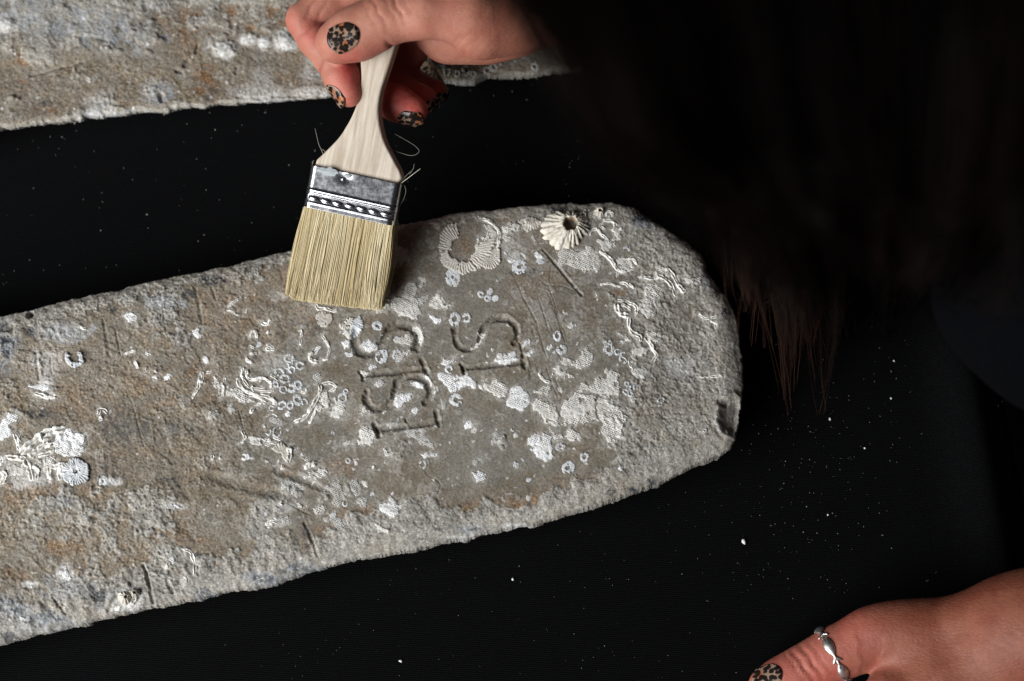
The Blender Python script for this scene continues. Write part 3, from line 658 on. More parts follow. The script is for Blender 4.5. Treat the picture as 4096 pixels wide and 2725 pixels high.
PN, PW, PG = M_NET, M_NETW, M_NETG
PATCHES = [
 (Z4, PN, [(150, 640), (210, 570), (250, 620), (310, 660), (370, 740), (340, 800), (250, 810), (190, 850), (130, 860)]),
 (Z4, PN, [(110, 1000), (160, 1000), (190, 1060), (160, 1140), (140, 1240), (90, 1300), (0, 1300), (40, 1200)]),
 (Z4, PN, [(190, 1160), (260, 1120), (350, 980), (430, 960), (460, 1040), (440, 1130), (470, 1230), (490, 1330), (440, 1380), (350, 1350), (250, 1330), (220, 1290), (170, 1240)]),
 (Z4, PN, [(460, 930), (540, 930), (555, 990), (500, 1030), (450, 1020)]),
 (Z4, PN, [(590, 1160), (660, 1120), (720, 1150), (740, 1210), (800, 1220), (800, 1265), (700, 1270), (560, 1260), (560, 1220)]),
 (Z4, PW, [(560, 1330), (610, 1330), (640, 1360), (710, 1380), (690, 1420), (630, 1425), (600, 1380), (565, 1370)]),
 (Z4, PG, [(430, 1130), (560, 1110), (575, 1160), (500, 1230), (440, 1220)]),
 (Z4, PN, [(1340, 420), (1400, 360), (1460, 380), (1520, 410), (1500, 460), (1420, 480), (1430, 570), (1390, 600), (1350, 560), (1320, 470)]),
 (Z4, PG, [(1640, 490), (1700, 540), (1760, 590), (1740, 620), (1660, 590), (1620, 520)]),
 (Z4, PW, [(1660, 690), (1700, 680), (1740, 700), (1780, 735), (1740, 755), (1680, 760)]),
 (Z4, PN, [(1900, 680), (1960, 640), (2020, 680), (2040, 740), (2000, 830), (1950, 840), (1900, 760)]),
 (Z4, PG, [(1440, 680), (1560, 670), (1580, 760), (1500, 800), (1420, 740)]),
 (Z4, PN, [(1140, 400), (1230, 400), (1290, 480), (1280, 600), (1200, 640), (1120, 600), (1200, 530)]),
 (Z4, PW, [(1390, 770), (1440, 740), (1490, 730), (1480, 770), (1420, 810)]),
 (Z4, PW, [(1325, 680), (1370, 680), (1385, 715), (1350, 710)]),
 (Z4B, PN, [(520, 600), (600, 560), (700, 570), (780, 520), (880, 560), (900, 620), (930, 700), (860, 760), (740, 775), (650, 730), (570, 690)]),
 (Z4B, PN, [(880, 480), (960, 450), (1020, 500), (1000, 560), (930, 590), (890, 540)]),
 (Z4B, PN, [(1010, 640), (1090, 630), (1190, 650), (1210, 720), (1120, 770), (1030, 770), (1060, 700)]),
 (Z4B, PN, [(1640, 800), (1750, 790), (1820, 800), (1810, 850), (1720, 870), (1640, 850)]),
 (Z4B, PN, [(1300, 900), (1370, 850), (1460, 880), (1440, 960), (1400, 1000), (1410, 1080), (1390, 1150), (1330, 1175), (1240, 1100), (1240, 1060), (1290, 990)]),
 (Z4B, PN, [(1390, 730), (1450, 710), (1540, 760), (1560, 800), (1500, 800), (1400, 780)]),
 (Z4B, PN, [(1020, 360), (1080, 400), (1090, 460), (1010, 470)]),
 (Z4B, PW, [(590, 1250), (640, 1215), (690, 1240), (660, 1280), (610, 1280)]),
 (Z4B, PW, [(205, 1380), (270, 1375), (275, 1420), (215, 1440)]),
 (Z4B, PW, [(220, 1500), (300, 1455), (320, 1490), (270, 1525)]),
 (Z4B, PW, [(410, 1450), (460, 1410), (475, 1440), (430, 1480)]),
 (Z4B, PN, [(700, 300), (790, 200), (840, 210), (830, 320), (790, 430), (740, 400)]),
 (Z8, PN, [(240, 470), (260, 400), (320, 340), (350, 280), (440, 330), (480, 300), (490, 240), (550, 200), (610, 260), (600, 340), (540, 400), (460, 400), (380, 360), (330, 400), (440, 460), (400, 490), (300, 470)]),
 (Z8, PN, [(520, 500), (600, 540), (650, 470), (720, 480), (780, 400), (840, 450), (860, 560), (840, 640), (720, 620), (620, 640), (560, 600), (460, 600)]),
 (Z8, PN, [(640, 640), (740, 620), (830, 720), (880, 760), (920, 860), (880, 920), (880, 990), (820, 1050), (740, 1060), (700, 960), (690, 880), (650, 800)]),
 (Z8, PN, [(320, 700), (400, 640), (470, 600), (570, 610), (630, 650), (640, 800), (680, 870), (600, 880), (500, 890), (380, 900), (330, 880), (310, 780)]),
 (Z8, PN, [(60, 690), (130, 650), (200, 680), (250, 700), (300, 780), (310, 900), (270, 900), (180, 890), (150, 850), (60, 740)]),
 (Z8, PN, [(120, 600), (200, 540), (240, 560), (220, 620), (240, 680), (170, 640), (80, 600)]),
 (Z8, PW, [(30, 1010), (100, 970), (200, 980), (240, 1000), (250, 1080), (240, 1140), (260, 1180), (180, 1225), (100, 1190), (70, 1100), (30, 1070)]),
 (Z8, PN, [(240, 980), (310, 970), (340, 1010), (260, 1060)]),
 (Z8, PN, [(370, 950), (440, 930), (490, 970), (470, 1020), (400, 1045), (350, 1000)]),
 (Z8, PN, [(950, 200), (1040, 180), (1100, 200), (1110, 260), (1060, 280), (1010, 270), (1020, 330), (960, 340), (940, 280)]),
 (Z8, PN, [(1060, 30), (1120, 60), (1200, 80), (1230, 110), (1200, 170), (1140, 150), (1110, 100)]),
 (Z8, PN, [(960, 380), (1080, 370), (1130, 400), (1080, 480), (1000, 490)]),
 (Z8, PN, [(820, 70), (880, 70), (880, 110), (840, 120)]),
 (Z8, PG, [(930, 640), (1010, 640), (1040, 680), (980, 700), (940, 680)]),
 (C3, PN, [(1525, 800), (1590, 790), (1660, 780), (1720, 800), (1780, 860), (1740, 940), (1670, 960), (1600, 910), (1540, 880)]),
 (C3, PW, [(1800, 840), (1880, 840), (1960, 880), (1990, 990), (1900, 1080), (1830, 1050), (1750, 1020), (1760, 930)]),
 (C3, PW, [(1080, 700), (1140, 680), (1200, 720), (1260, 740), (1370, 720), (1430, 770), (1480, 820), (1440, 860), (1370, 830), (1280, 860), (1270, 900), (1210, 900), (1150, 800), (1090, 770)]),
 (C3, PW, [(1130, 560), (1200, 560), (1270, 530), (1270, 600), (1180, 635), (1130, 620)]),
 (C3, PW, [(680, 910), (740, 900), (850, 900), (850, 960), (780, 990), (740, 1060), (690, 1050), (660, 990)]),
 (C3, PN, [(310, 1240), (400, 1220), (470, 1260), (480, 1390), (400, 1400), (330, 1390), (300, 1320)]),
 (C3, PN, [(340, 1050), (380, 1000), (450, 1060), (420, 1100), (360, 1110)]),
 (C3, PW, [(845, 1060), (880, 1030), (910, 1050), (880, 1110), (850, 1100)]),
 (C3, PW, [(1310, 1190), (1400, 1170), (1480, 1200), (1420, 1240), (1350, 1250)]),
 (C3, PN, [(640, 20), (750, 0), (880, 60), (930, 120), (900, 180), (820, 170), (740, 140), (660, 80)]),
 (C3, PW, [(360, 390), (450, 380), (510, 430), (480, 480), (390, 490), (350, 430)]),
 (C3, PW, [(415, 610), (490, 605), (500, 640), (440, 665)]),
 (C3, PW, [(460, 800), (540, 750), (570, 800), (520, 850), (470, 830)]),
 (C3, PW, [(830, 800), (900, 770), (960, 810), (960, 860), (890, 840)]),
 (C3, PN, [(40, 1070), (110, 1000), (190, 1010), (180, 1090), (140, 1150), (60, 1120)]),
 (C3, PW, [(1670, 520), (1760, 530), (1850, 490), (1860, 560), (1890, 590), (1740, 640), (1620, 610)]),
 (C3, PW, [(160, 400), (240, 390), (265, 450), (180, 470)]),
 (C3, PN, [(700, 470), (830, 470), (820, 520), (760, 590), (680, 590), (650, 530)]),
 (C3, PW, [(930, 1490), (1010, 1460), (1090, 1480), (1090, 1510), (950, 1520)]),
 (C3, PG, [(1120, 960), (1180, 970), (1180, 1040), (1130, 1060)]),
 (C3, PN, [(700, 350), (800, 330), (850, 400), (820, 450), (740, 440), (690, 400)]),
 (C3, PN, [(840, 260), (900, 240), (960, 300), (950, 420), (910, 470), (900, 380)]),
 (C3, PN, [(170, 310), (270, 270), (280, 330), (270, 400), (230, 380)]),
 (C3, PN, [(1480, 330), (1540, 330), (1530, 420), (1460, 470), (1420, 470), (1490, 400)]),
 (C3, PW, [(1040, 830), (1100, 830), (1110, 870), (1060, 920), (1035, 900)]),
 (C3, PW, [(940, 680), (990, 690), (1050, 800), (1030, 830), (960, 740)]),
 (C3, PN, [(320, 680), (400, 670), (430, 720), (370, 760), (330, 740)]),
 (C3, PG, [(560, 1190), (720, 1150), (720, 1180), (600, 1215)]),
 (C3, PG, [(740, 1240), (1000, 1230), (960, 1290), (1060, 1370), (1060, 1450), (960, 1400), (880, 1350), (790, 1310)]),
 (C3, PG, [(1600, 1290), (1650, 1240), (1700, 1280), (1680, 1350), (1620, 1390)]),
 (Z2, PW, [(1600, 700), (1680, 690), (1700, 620), (1740, 660), (1760, 700), (1820, 710), (1800, 780), (1740, 830), (1660, 800), (1600, 760)]),
 (Z2, PN, [(430, 90), (520, 80), (620, 120), (680, 160), (560, 180), (490, 180), (440, 130)]),
 (Z2, PN, [(980, 400), (1060, 370), (1120, 380), (1170, 420), (1080, 470), (1040, 500), (930, 460)]),
 (Z2, PN, [(840, 680), (890, 680), (970, 710), (960, 750), (870, 730)]),
 (Z2, PN, [(1020, 740), (1060, 710), (1120, 720), (1090, 780), (1040, 790)]),
 (Z2, PN, [(1520, 860), (1620, 870), (1690, 940), (1680, 960), (1580, 930)]),
 (Z2, PN, [(560, 270), (620, 300), (610, 330), (570, 340)]),
 (Z2, PG, [(700, 490), (820, 480), (940, 520), (940, 580), (830, 620), (740, 580)]),
 (Z2, PG, [(1160, 500), (1240, 490), (1280, 580), (1340, 600), (1280, 680), (1240, 760), (1160, 700), (1180, 620), (1080, 600)]),
 (Z2, PG, [(1330, 500), (1400, 470), (1440, 510), (1450, 600), (1390, 630), (1340, 570)]),
 (Z2, PG, [(1410, 650), (1500, 630), (1510, 740), (1440, 740), (1380, 700)]),
 (Z2, PG, [(1100, 830), (1200, 800), (1290, 850), (1340, 920), (1260, 930), (1180, 880)]),
 (Z2, PG, [(700, 830), (800, 790), (800, 880), (730, 900)]),
 (Z2, PW, [(640, 1130), (680, 1115), (705, 1130), (660, 1145)]),
 (Z3B, PW, [(750, 480), (800, 500), (820, 470), (880, 490), (910, 560), (870, 585), (810, 595), (770, 560)]),
 (Z3B, PG, [(750, 360), (820, 325), (880, 360), (870, 400), (830, 400), (810, 450), (760, 410)]),
 (Z3B, PG, [(1190, 395), (1240, 390), (1255, 430), (1220, 455)]),
 (Z3B, PG, [(970, 60), (1010, 30), (1060, 90), (1060, 180), (1000, 210), (960, 150)]),
 (Z6, PW, [(850, 280), (900, 250), (960, 280), (950, 320), (900, 340), (880, 310)]),
 (Z6, PW, [(1340, 380), (1380, 350), (1400, 370), (1390, 430), (1350, 440), (1330, 400)]),
 (Z6, PW, [(200, 770), (260, 750), (340, 760), (340, 800), (270, 810)]),
 (Z6, PW, [(10, 1010), (60, 950), (130, 970), (120, 1010), (80, 1040), (80, 1110), (20, 1140), (-20, 1140), (-10, 1040)]),
 (Z6, PW, [(380, 1100), (480, 1060), (530, 1100), (610, 1090), (600, 1150), (590, 1230), (540, 1270), (440, 1260), (380, 1240)]),
 (Z6, PN, [(270, 1280), (340, 1250), (400, 1260), (380, 1340), (300, 1370)]),
 (Z6, PN, [(40, 1320), (170, 1310), (190, 1380), (150, 1400), (50, 1400)]),
 (Z6, PN, [(1570, 770), (1660, 770), (1720, 840), (1780, 870), (1700, 890), (1600, 830)]),
 (Z6, PN, [(1470, 760), (1490, 700), (1520, 710), (1510, 770)]),
 (Z6, PW, [(1050, 710), (1090, 690), (1120, 720), (1080, 750)]),
 (Z6, PW, [(1130, 710), (1200, 680), (1210, 695), (1150, 730)]),
 (Z6, PW, [(1400, 570), (1440, 560), (1470, 610), (1430, 630)]),
 (Z6, PG, [(1580, 930), (1610, 890), (1640, 950), (1610, 970)]),
 (Z6, PG, [(1420, 990), (1510, 940), (1500, 980), (1450, 1010)]),
 (Z5, PN, [(1260, 1080), (1330, 1070), (1350, 1150), (1400, 1150), (1330, 1250), (1240, 1290), (1190, 1270), (1250, 1180)]),
 (Z5, PN, [(1400, 1160), (1520, 1220), (1510, 1290), (1440, 1240), (1370, 1200)]),
 (Z5, PN, [(270, 1060), (370, 1060), (360, 1130), (280, 1100)]),
 (Z5, PN, [(110, 1010), (160, 980), (230, 1000), (210, 1050), (150, 1050)]),
 (Z5, PW, [(1480, 560), (1540, 540), (1580, 600), (1500, 620)]),
 (Z5, PG, [(1170, 880), (1230, 860), (1280, 900), (1260, 990), (1200, 1000), (1160, 950)]),
 (Z5, PG, [(730, 1340), (840, 1330), (890, 1430), (800, 1430), (710, 1400)]),
 (Z5, PW, [(870, 1300), (930, 1290), (940, 1335), (880, 1340)]),
 (Z5, PG, [(280, 1210), (330, 1220), (370, 1300), (310, 1310)]),
 (Z5, PG, [(40, 1350), (150, 1290), (180, 1310), (90, 1390)]),
 (Z1, PW, [(1490, 300), (1520, 260), (1580, 255), (1660, 290), (1600, 305)]),
 (Z1, PW, [(540, 850), (590, 820), (640, 930), (560, 935)]),
 (Z1, PW, [(210, 975), (280, 990), (350, 955), (290, 1020)]),
 (Z1, PW, [(170, 1260), (240, 1270), (235, 1310), (180, 1300)]),
 (Z1, PW, [(1500, 760), (1560, 720), (1590, 760), (1550, 800)]),
]
TUBES = [
 (Z4B, 15, [(880, 570), (950, 620), (1000, 660), (1040, 720), (1090, 760), (1150, 750), (1190, 715)]), (Z4B, 11, [(1080, 640), (1190, 650), (1225, 700)]),
 (Z4B, 17, [(1290, 810), (1380, 815), (1440, 805), (1510, 850), (1550, 900), (1580, 980)]), (Z4B, 16, [(1470, 720), (1510, 740), (1560, 800), (1600, 880), (1640, 920), (1670, 915)]), (Z4B, 12, [(1395, 790), (1420, 740), (1460, 705)]),
 (Z4B, 11, [(890, 880), (980, 870), (1090, 895)]), (Z4B, 14, [(1060, 865), (1120, 865), (1160, 900)]), (Z4B, 9, [(1150, 870), (1210, 905)]), (Z4B, 9, [(855, 950), (875, 1020)]),
 (Z4B, 15, [(1050, 1020), (1120, 1020), (1190, 1050), (1225, 1100), (1215, 1150)]), (Z4B, 22, [(1045, 1040), (1055, 1105), (1095, 1145), (1150, 1155)]), (Z4B, 11, [(1080, 1060), (1140, 1070), (1180, 1110)]),
 (Z4B, 17, [(1155, 1160), (1160, 1260), (1190, 1310), (1250, 1340), (1262, 1385)]), (Z4B, 15, [(1300, 1330), (1340, 1390), (1370, 1440), (1398, 1500), (1370, 1560)]),
 (Z4B, 14, [(790, 430), (830, 390), (880, 380), (910, 430), (960, 470), (1030, 540)]), (Z4B, 11, [(840, 290), (850, 240), (890, 225), (905, 265), (875, 290)]), (Z4B, 11, [(950, 260), (960, 220), (1000, 230), (1012, 270)]), (Z4B, 15, [(920, 300), (990, 300), (1050, 360)]), (Z4B, 11, [(935, 385), (900, 345), (930, 310)]), (Z4B, 13, [(690, 260), (740, 240), (780, 290)]), (Z4B, 10, [(760, 190), (770, 250)]), (Z4B, 10, [(720, 280), (760, 330), (800, 350)]), (Z4B, 10, [(1000, 380), (1050, 400), (1090, 360)]), (Z4B, 9, [(800, 190), (790, 240), (830, 260)]), (Z4B, 9, [(970, 290), (985, 250)]),
 (Z4B, 10, [(1780, 1130), (1830, 1165), (1900, 1165), (1950, 1150)]), (Z4B, 12, [(1880, 1190), (1930, 1210), (1940, 1260)]), (Z4B, 12, [(630, 720), (655, 650), (670, 600)]),
 (Z8, 12, [(945, 300), (948, 370), (1010, 350)]), (Z8, 9, [(1560, 450), (1650, 460), (1780, 450)]), (Z8, 12, [(120, 430), (170, 500), (230, 530)]), (Z8, 9, [(860, 170), (900, 140), (930, 130)]), (Z8, 8, [(820, 370), (850, 360)]),
 (Z4, 16, [(1120, 335), (1200, 360), (1270, 420), (1300, 500), (1290, 600), (1265, 680), (1270, 760)]), (Z4, 15, [(1185, 470), (1180, 530), (1130, 570)]), (Z4, 15, [(1080, 520), (1090, 600), (1110, 620)]), (Z4, 10, [(1110, 530), (1150, 550)]), (Z4, 8, [(1070, 290), (1120, 340)]),
 (Z5, 12, [(285, 195), (345, 150), (400, 105)]), (Z5, 9, [(275, 230), (340, 250), (390, 290)]), (Z5, 14, [(635, 350), (690, 375), (735, 325)]), (Z5, 9, [(440, 40), (475, 70), (470, 100)]), (Z5, 9, [(480, 220), (460, 265)]), (Z5, 12, [(690, 470), (720, 450)]), (Z5, 14, [(520, 500), (540, 460), (580, 460), (580, 510)]),
 (Z5, 17, [(1270, 490), (1320, 560), (1350, 640), (1335, 720), (1280, 750)]), (Z5, 21, [(1175, 655), (1145, 700), (1165, 760), (1235, 770)]), (Z5, 12, [(1190, 770), (1190, 820)]),
 (Z5, 15, [(490, 820), (478, 890), (510, 950), (560, 960), (640, 930), (700, 950), (742, 1010), (720, 1045)]), (Z5, 14, [(435, 825), (430, 900), (470, 980), (540, 1045), (690, 1045)]), (Z5, 18, [(390, 930), (405, 1010), (500, 1080), (600, 1110), (700, 1130), (780, 1180), (770, 1220)]), (Z5, 14, [(520, 1020), (560, 1060), (700, 1075), (775, 1060)]), (Z5, 12, [(500, 1110), (620, 1150), (700, 1190)]), (Z5, 17, [(510, 1310), (560, 1250), (640, 1190), (690, 1200)]), (Z5, 12, [(660, 1110), (740, 1130), (785, 1165)]), (Z5, 11, [(720, 900), (780, 940), (820, 960)]),
 (Z5, 14, [(480, 710), (500, 760), (545, 780)]), (Z5, 14, [(500, 690), (590, 670)]), (Z5, 12, [(510, 600), (575, 625)]), (Z5, 15, [(690, 600), (730, 590), (760, 630), (720, 645), (680, 630)]),
 (Z5, 13, [(260, 930), (240, 1010), (230, 1150)]), (Z5, 11, [(180, 950), (170, 1050)]), (Z5, 8, [(200, 1040), (210, 1150)]),
 (Z5, 20, [(1255, 1000), (1250, 1090), (1170, 1230), (1100, 1340), (980, 1400)]), (Z5, 18, [(1260, 1010), (1350, 990), (1440, 1040)]), (Z5, 14, [(1340, 1080), (1420, 1045)]), (Z5, 13, [(1130, 1415), (1190, 1310), (1230, 1220)]),
 (Z5, 13, [(25, 880), (10, 990), (0, 1040)]), (Z5, 13, [(60, 890), (130, 860)]), (Z5, 13, [(1050, 420), (1060, 500), (1040, 600)]), (Z5, 17, [(1195, 170), (1240, 205), (1320, 215), (1390, 235), (1440, 220)]), (Z5, 9, [(680, 1350), (740, 1310), (810, 1340)]), (Z5, 11, [(660, 1400), (670, 1460)]), (Z5, 13, [(1040, 1070), (1090, 1090), (1110, 1040)]),
 (Z6, 17, [(-20, 1320), (40, 1270), (110, 1272), (180, 1280)]), (Z6, 16, [(170, 1285), (200, 1350), (220, 1435)]), (Z6, 12, [(215, 1330), (262, 1355), (250, 1430)]), (Z6, 24, [(130, 1245), (240, 1150), (330, 1095), (460, 1068)]), (Z6, 18, [(190, 1265), (270, 1205), (345, 1145)]), (Z6, 14, [(300, 1200), (370, 1180), (420, 1185)]), (Z6, 14, [(250, 1260), (330, 1240), (385, 1215)]), (Z6, 12, [(130, 1220), (112, 1150), (90, 1100)]), (Z6, 9, [(122, 1170), (135, 1100)]), (Z6, 17, [(340, 1425), (352, 1350), (440, 1318)]), (Z6, 17, [(420, 1425), (418, 1350), (455, 1305)]), (Z6, 17, [(0, 1450), (32, 1400), (0, 1360)]), (Z6, 12, [(340, 1065), (360, 1090)]), (Z6, 10, [(500, 1300), (520, 1340), (500, 1380)]),
 (Z6, 15, [(1410, 660), (1390, 730), (1370, 800), (1335, 855)]), (Z6, 11, [(938, 590), (960, 655)]), (Z6, 11, [(685, 970), (700, 935), (750, 955)]), (Z6, 10, [(690, 980), (705, 1015)]), (Z6, 16, [(240, 820), (330, 850), (395, 840)]), (Z6, 9, [(1010, 540), (1040, 555)]), (Z6, 9, [(870, 550), (950, 520)]), (Z6, 8, [(1080, 650), (1090, 680)]), (Z6, 12, [(1010, 660), (1020, 670)]), (Z6, 8, [(550, 365), (600, 375)]),
 (Z2, 14, [(370, 45), (400, 110), (355, 165)]), (Z2, 22, [(800, 180), (805, 250), (790, 330)]), (Z2, 21, [(930, 385), (975, 345), (1050, 345)]), (Z2, 13, [(112, 255), (110, 315)]), (Z2, 11, [(185, 268), (170, 305)]), (Z2, 14, [(705, 690), (745, 705)]), (Z2, 13, [(570, 895), (640, 860), (705, 880)]), (Z2, 12, [(590, 910), (650, 890)]), (Z2, 10, [(720, 570), (750, 550)]), (Z2, 11, [(760, 250), (790, 280)]), (Z2, 10, [(560, 150), (690, 160)]), (Z2, 11, [(650, 105), (730, 130)]), (Z2, 12, [(910, 270), (970, 310)]), (Z2, 10, [(670, 355), (720, 300)]), (Z2, 9, [(740, 340), (720, 395)]), (Z2, 11, [(1290, 165), (1350, 150)]), (Z2, 9, [(1540, 390), (1560, 355)]), (Z2, 10, [(1650, 200), (1670, 260), (1730, 240)]),
 (Z1, 13, [(1640, 655), (1700, 690), (1740, 780), (1745, 905)]), (Z1, 12, [(1520, 770), (1490, 850)]), (Z1, 9, [(1650, 900), (1665, 970)]), (Z1, 18, [(1080, 1060), (1110, 1150)]), (Z1, 18, [(1160, 1040), (1200, 1110), (1160, 1160)]), (Z1, 16, [(1020, 1200), (1080, 1180)]),
]

def HALO(U, V, n3, n4):
    """pale residue round the growths"""
    h = np.zeros(U.shape)
    for reg, m, pts in PATCHES:
        p = [q[:2] for q in conv(reg, pts)]; a = np.array(p)
        c = a.mean(0); rad = np.hypot(*(a - c).T).max() + 45
        ii = np.where((U.min(1) < c[0] + rad) & (U.max(1) > c[0] - rad))[0]; jj = np.where((V.min(0) < c[1] + rad) & (V.max(0) > c[1] - rad))[0]
        if not len(ii) or not len(jj): continue
        sl = (slice(ii[0], ii[-1] + 1), slice(jj[0], jj[-1] + 1))
        d = np.maximum(0, -poly_sdf(U[sl], V[sl], p) + 6 * n3[sl])
        h[sl] = np.maximum(h[sl], np.exp(-d / 9) * (0.25 if m is M_NETG else 0.5))
    for reg, r, pts in TUBES:
        p = [q[:2] for q in conv(reg, pts)]; a = np.array(p); lo = a.min(0) - 40; hi = a.max(0) + 40
        ii = np.where((U.min(1) < hi[0]) & (U.max(1) > lo[0]))[0]; jj = np.where((V.min(0) < hi[1]) & (V.max(0) > lo[1]))[0]
        if not len(ii) or not len(jj): continue
        sl = (slice(ii[0], ii[-1] + 1), slice(jj[0], jj[-1] + 1))
        d = np.maximum(0, seg_dist(U[sl], V[sl], p)[0] - r / reg[2] + 5 * n3[sl])
        h[sl] = np.maximum(h[sl], 0.55 * np.exp(-d / 9))
    return np.clip(h, 0, 1)

SM = relief_main()
LEVELS = [(-0.0002, 0.9), (0.0010, 0.72), (0.0035, 0.4), (0.0070, 0.12), (0.0090, 0.0)]
base1 = unproj(1350, 1650, 0.0)
ingot = empty("metal_ingot", tuple(base1), "grey metal ingot with rounded end, white barnacle crust and stamped letters, under the brush", "metal ingot", "encrusted metal ingots on the cloth")
SB = relief_back()
base2 = unproj(1200, 0, 0.0)
ingot2 = empty("metal_ingot", tuple(base2), "brownish metal ingot with orange rust stains lying behind the hand, cut by the top edge", "metal ingot", "encrusted metal ingots on the cloth")
SB.build(M_LEAD2, ingot2, [(0.0004, 0.93), (0.0022, 0.82), (0.0080, 0.5), (0.0150, 0.12), (0.0165, 0.0)])

# ------------------------------------------------------------------ growth on the ingots
def drape(name, mat, bbox, sdf, thick, slab, parent, res=0.00036, edge=9.0, relief=None, fade=0.0):
    """a thin crust laid over a slab: sdf(U, V) in photo px, positive inside"""
    a = unproj(np.array([bbox[0], bbox[2], bbox[0], bbox[2]]), np.array([bbox[1], bbox[1], bbox[3], bbox[3]]), slab.h)
    x = np.arange(a[:, 0].min(), a[:, 0].max(), res); y = np.arange(a[:, 1].min(), a[:, 1].max(), res)
    X, Y = np.meshgrid(x, y, indexing='ij'); U, V = project(X, Y, slab.h)
    d = sdf(U, V)
    f = grid_faces(*X.shape)
    f = f[d.ravel()[f].mean(1) > 0]
    if len(f) < 3: return None
    lift = thick * 1e-3 * (np.sqrt(np.clip((d + 1) / edge, 0, 1))) - 0.00012 * (d < 1.2)
    if relief is not None: lift = lift + relief(U, V, d) * 1e-3 * sstep(0, edge, d)
    Z = slab.sample(X, Y) + lift
    used = np.unique(f); rm = np.full(X.size, -1); rm[used] = np.arange(len(used))
    thin = np.clip(0.65 * np.exp(-d.ravel()[used] / 3.0) + fade, 0, 1)
    return mk_obj(name, np.stack([X.ravel()[used], Y.ravel()[used], Z.ravel()[used]], -1), rm[f][:, ::-1] * 1, mat, parent, {'thin': thin})

def patch(pts, mat=None, thick=0.45, name="bryozoan_patch", rag=9.0, slab=None, parent=None):
    mat = mat or M_NET; slab = slab or SM; parent = parent or ingot
    a = np.array(pts); pad = 10
    sd = random.randint(0, 5)
    def f(U, V):
        d = poly_sdf(U, V, pts) + rag * (0.8 * fbm(U / 24, V / 24, 3, sd) + 0.5 * fbm(U / 8, V / 8, 3, sd + 1)) - 1
        return np.minimum(d, 26 * ((1.05 if mat is M_NETW else 0.88) - fbm(U / 26, V / 26, 4, sd + 2)))
    return drape(name, mat, (a[:, 0].min() - pad, a[:, 1].min() - pad, a[:, 0].max() + pad, a[:, 1].max() + pad), f, thick * 0.75, slab, parent, fade=random.uniform(-0.15, 0.12),
                 relief=lambda U, V, d: 0.10 * fbm(U / 12, V / 12, 3, sd) + 0.08 * fbm(U / 4, V / 4, 2, sd + 2))

def scar(x, y, ro, ri, mat=None, a0=None, a1=None, thick=0.26, ribs=0.06, slab=None, parent=None, name="barnacle_scar"):
    slab = slab or SM; parent = parent or ingot
    if a0 is None and random.random() < 0.3: a0 = random.random() * 6; a1 = a0 + random.uniform(3.6, 5.6)
    ro = ro * random.uniform(0.86, 1.12)
    sd = random.randint(0, 5); ph = random.random() * 6; nr = max(12, int(2 * math.pi * ro * 0.75 / 8.5)); sq = random.uniform(0.76, 1.28); rot = random.random() * 3
    def pol(U, V):
        dx = U - x; dy = (V - y)
        c, s_ = math.cos(rot), math.sin(rot)
        e = dx * c + dy * s_; g = (-dx * s_ + dy * c) * sq
        return np.hypot(e, g), np.arctan2(dy, dx)
    def f(U, V):
        r, th = pol(U, V)
        w = 1.5 + 0.10 * ro * fbm(np.cos(th) * 2.2 + sd, np.sin(th) * 2.2 + ph, 3, sd) + 0.035 * ro * np.sin(nr * th + ph + 1.3 * np.sin(th * 5)) * vnoise(U / 14, V / 14, sd)
        d = ro - r + w
        if ri > 0: d = np.minimum(d, r - 0.85 * ri - 0.18 * ri * fbm(np.cos(th) * 3 + ph, np.sin(th) * 3, 3, sd))
        if a0 is not None:
            t = np.mod(th - a0, 2 * math.pi); span = np.mod(a1 - a0, 2 * math.pi)
            d = np.minimum(d, np.where(t < span, np.minimum(t, span - t) * r, -np.minimum(t - span, 2 * math.pi - t) * r) + 4 * fbm(U / 8, V / 8, 2, sd))
        else:
            d = d - 3.0 * np.maximum(0, fbm(U / 14, V / 14, 3, sd + 1) - 0.55) * 6
        return np.minimum(d, 9 * ((0.75 if ro < 45 else 1.4) - fbm(U / 11 + sd, V / 11 + ph, 3, sd + 2)))
    def rel(U, V, d):
        r, th = pol(U, V)
        return 1.15 * ribs * np.sin(nr * th + ph + 1.3 * np.sin(th * 5) + 2.2 * fbm(U / 20, V / 20, 3, sd)) * (0.6 + 0.8 * vnoise(U / 9, V / 9, sd)) + 0.10 * np.exp(-((r - ri - 3) / 3) ** 2) * (ri > 0)
    return drape(name, mat or M_SCAR, (x - ro * 1.35 - 4, y - ro * 1.35 - 4, x + ro * 1.35 + 4, y + ro * 1.35 + 4), f, thick, slab, parent, res=0.00026, edge=4.0, relief=rel, fade=random.choice((-0.1, 0.0, 0.1, 0.35)))

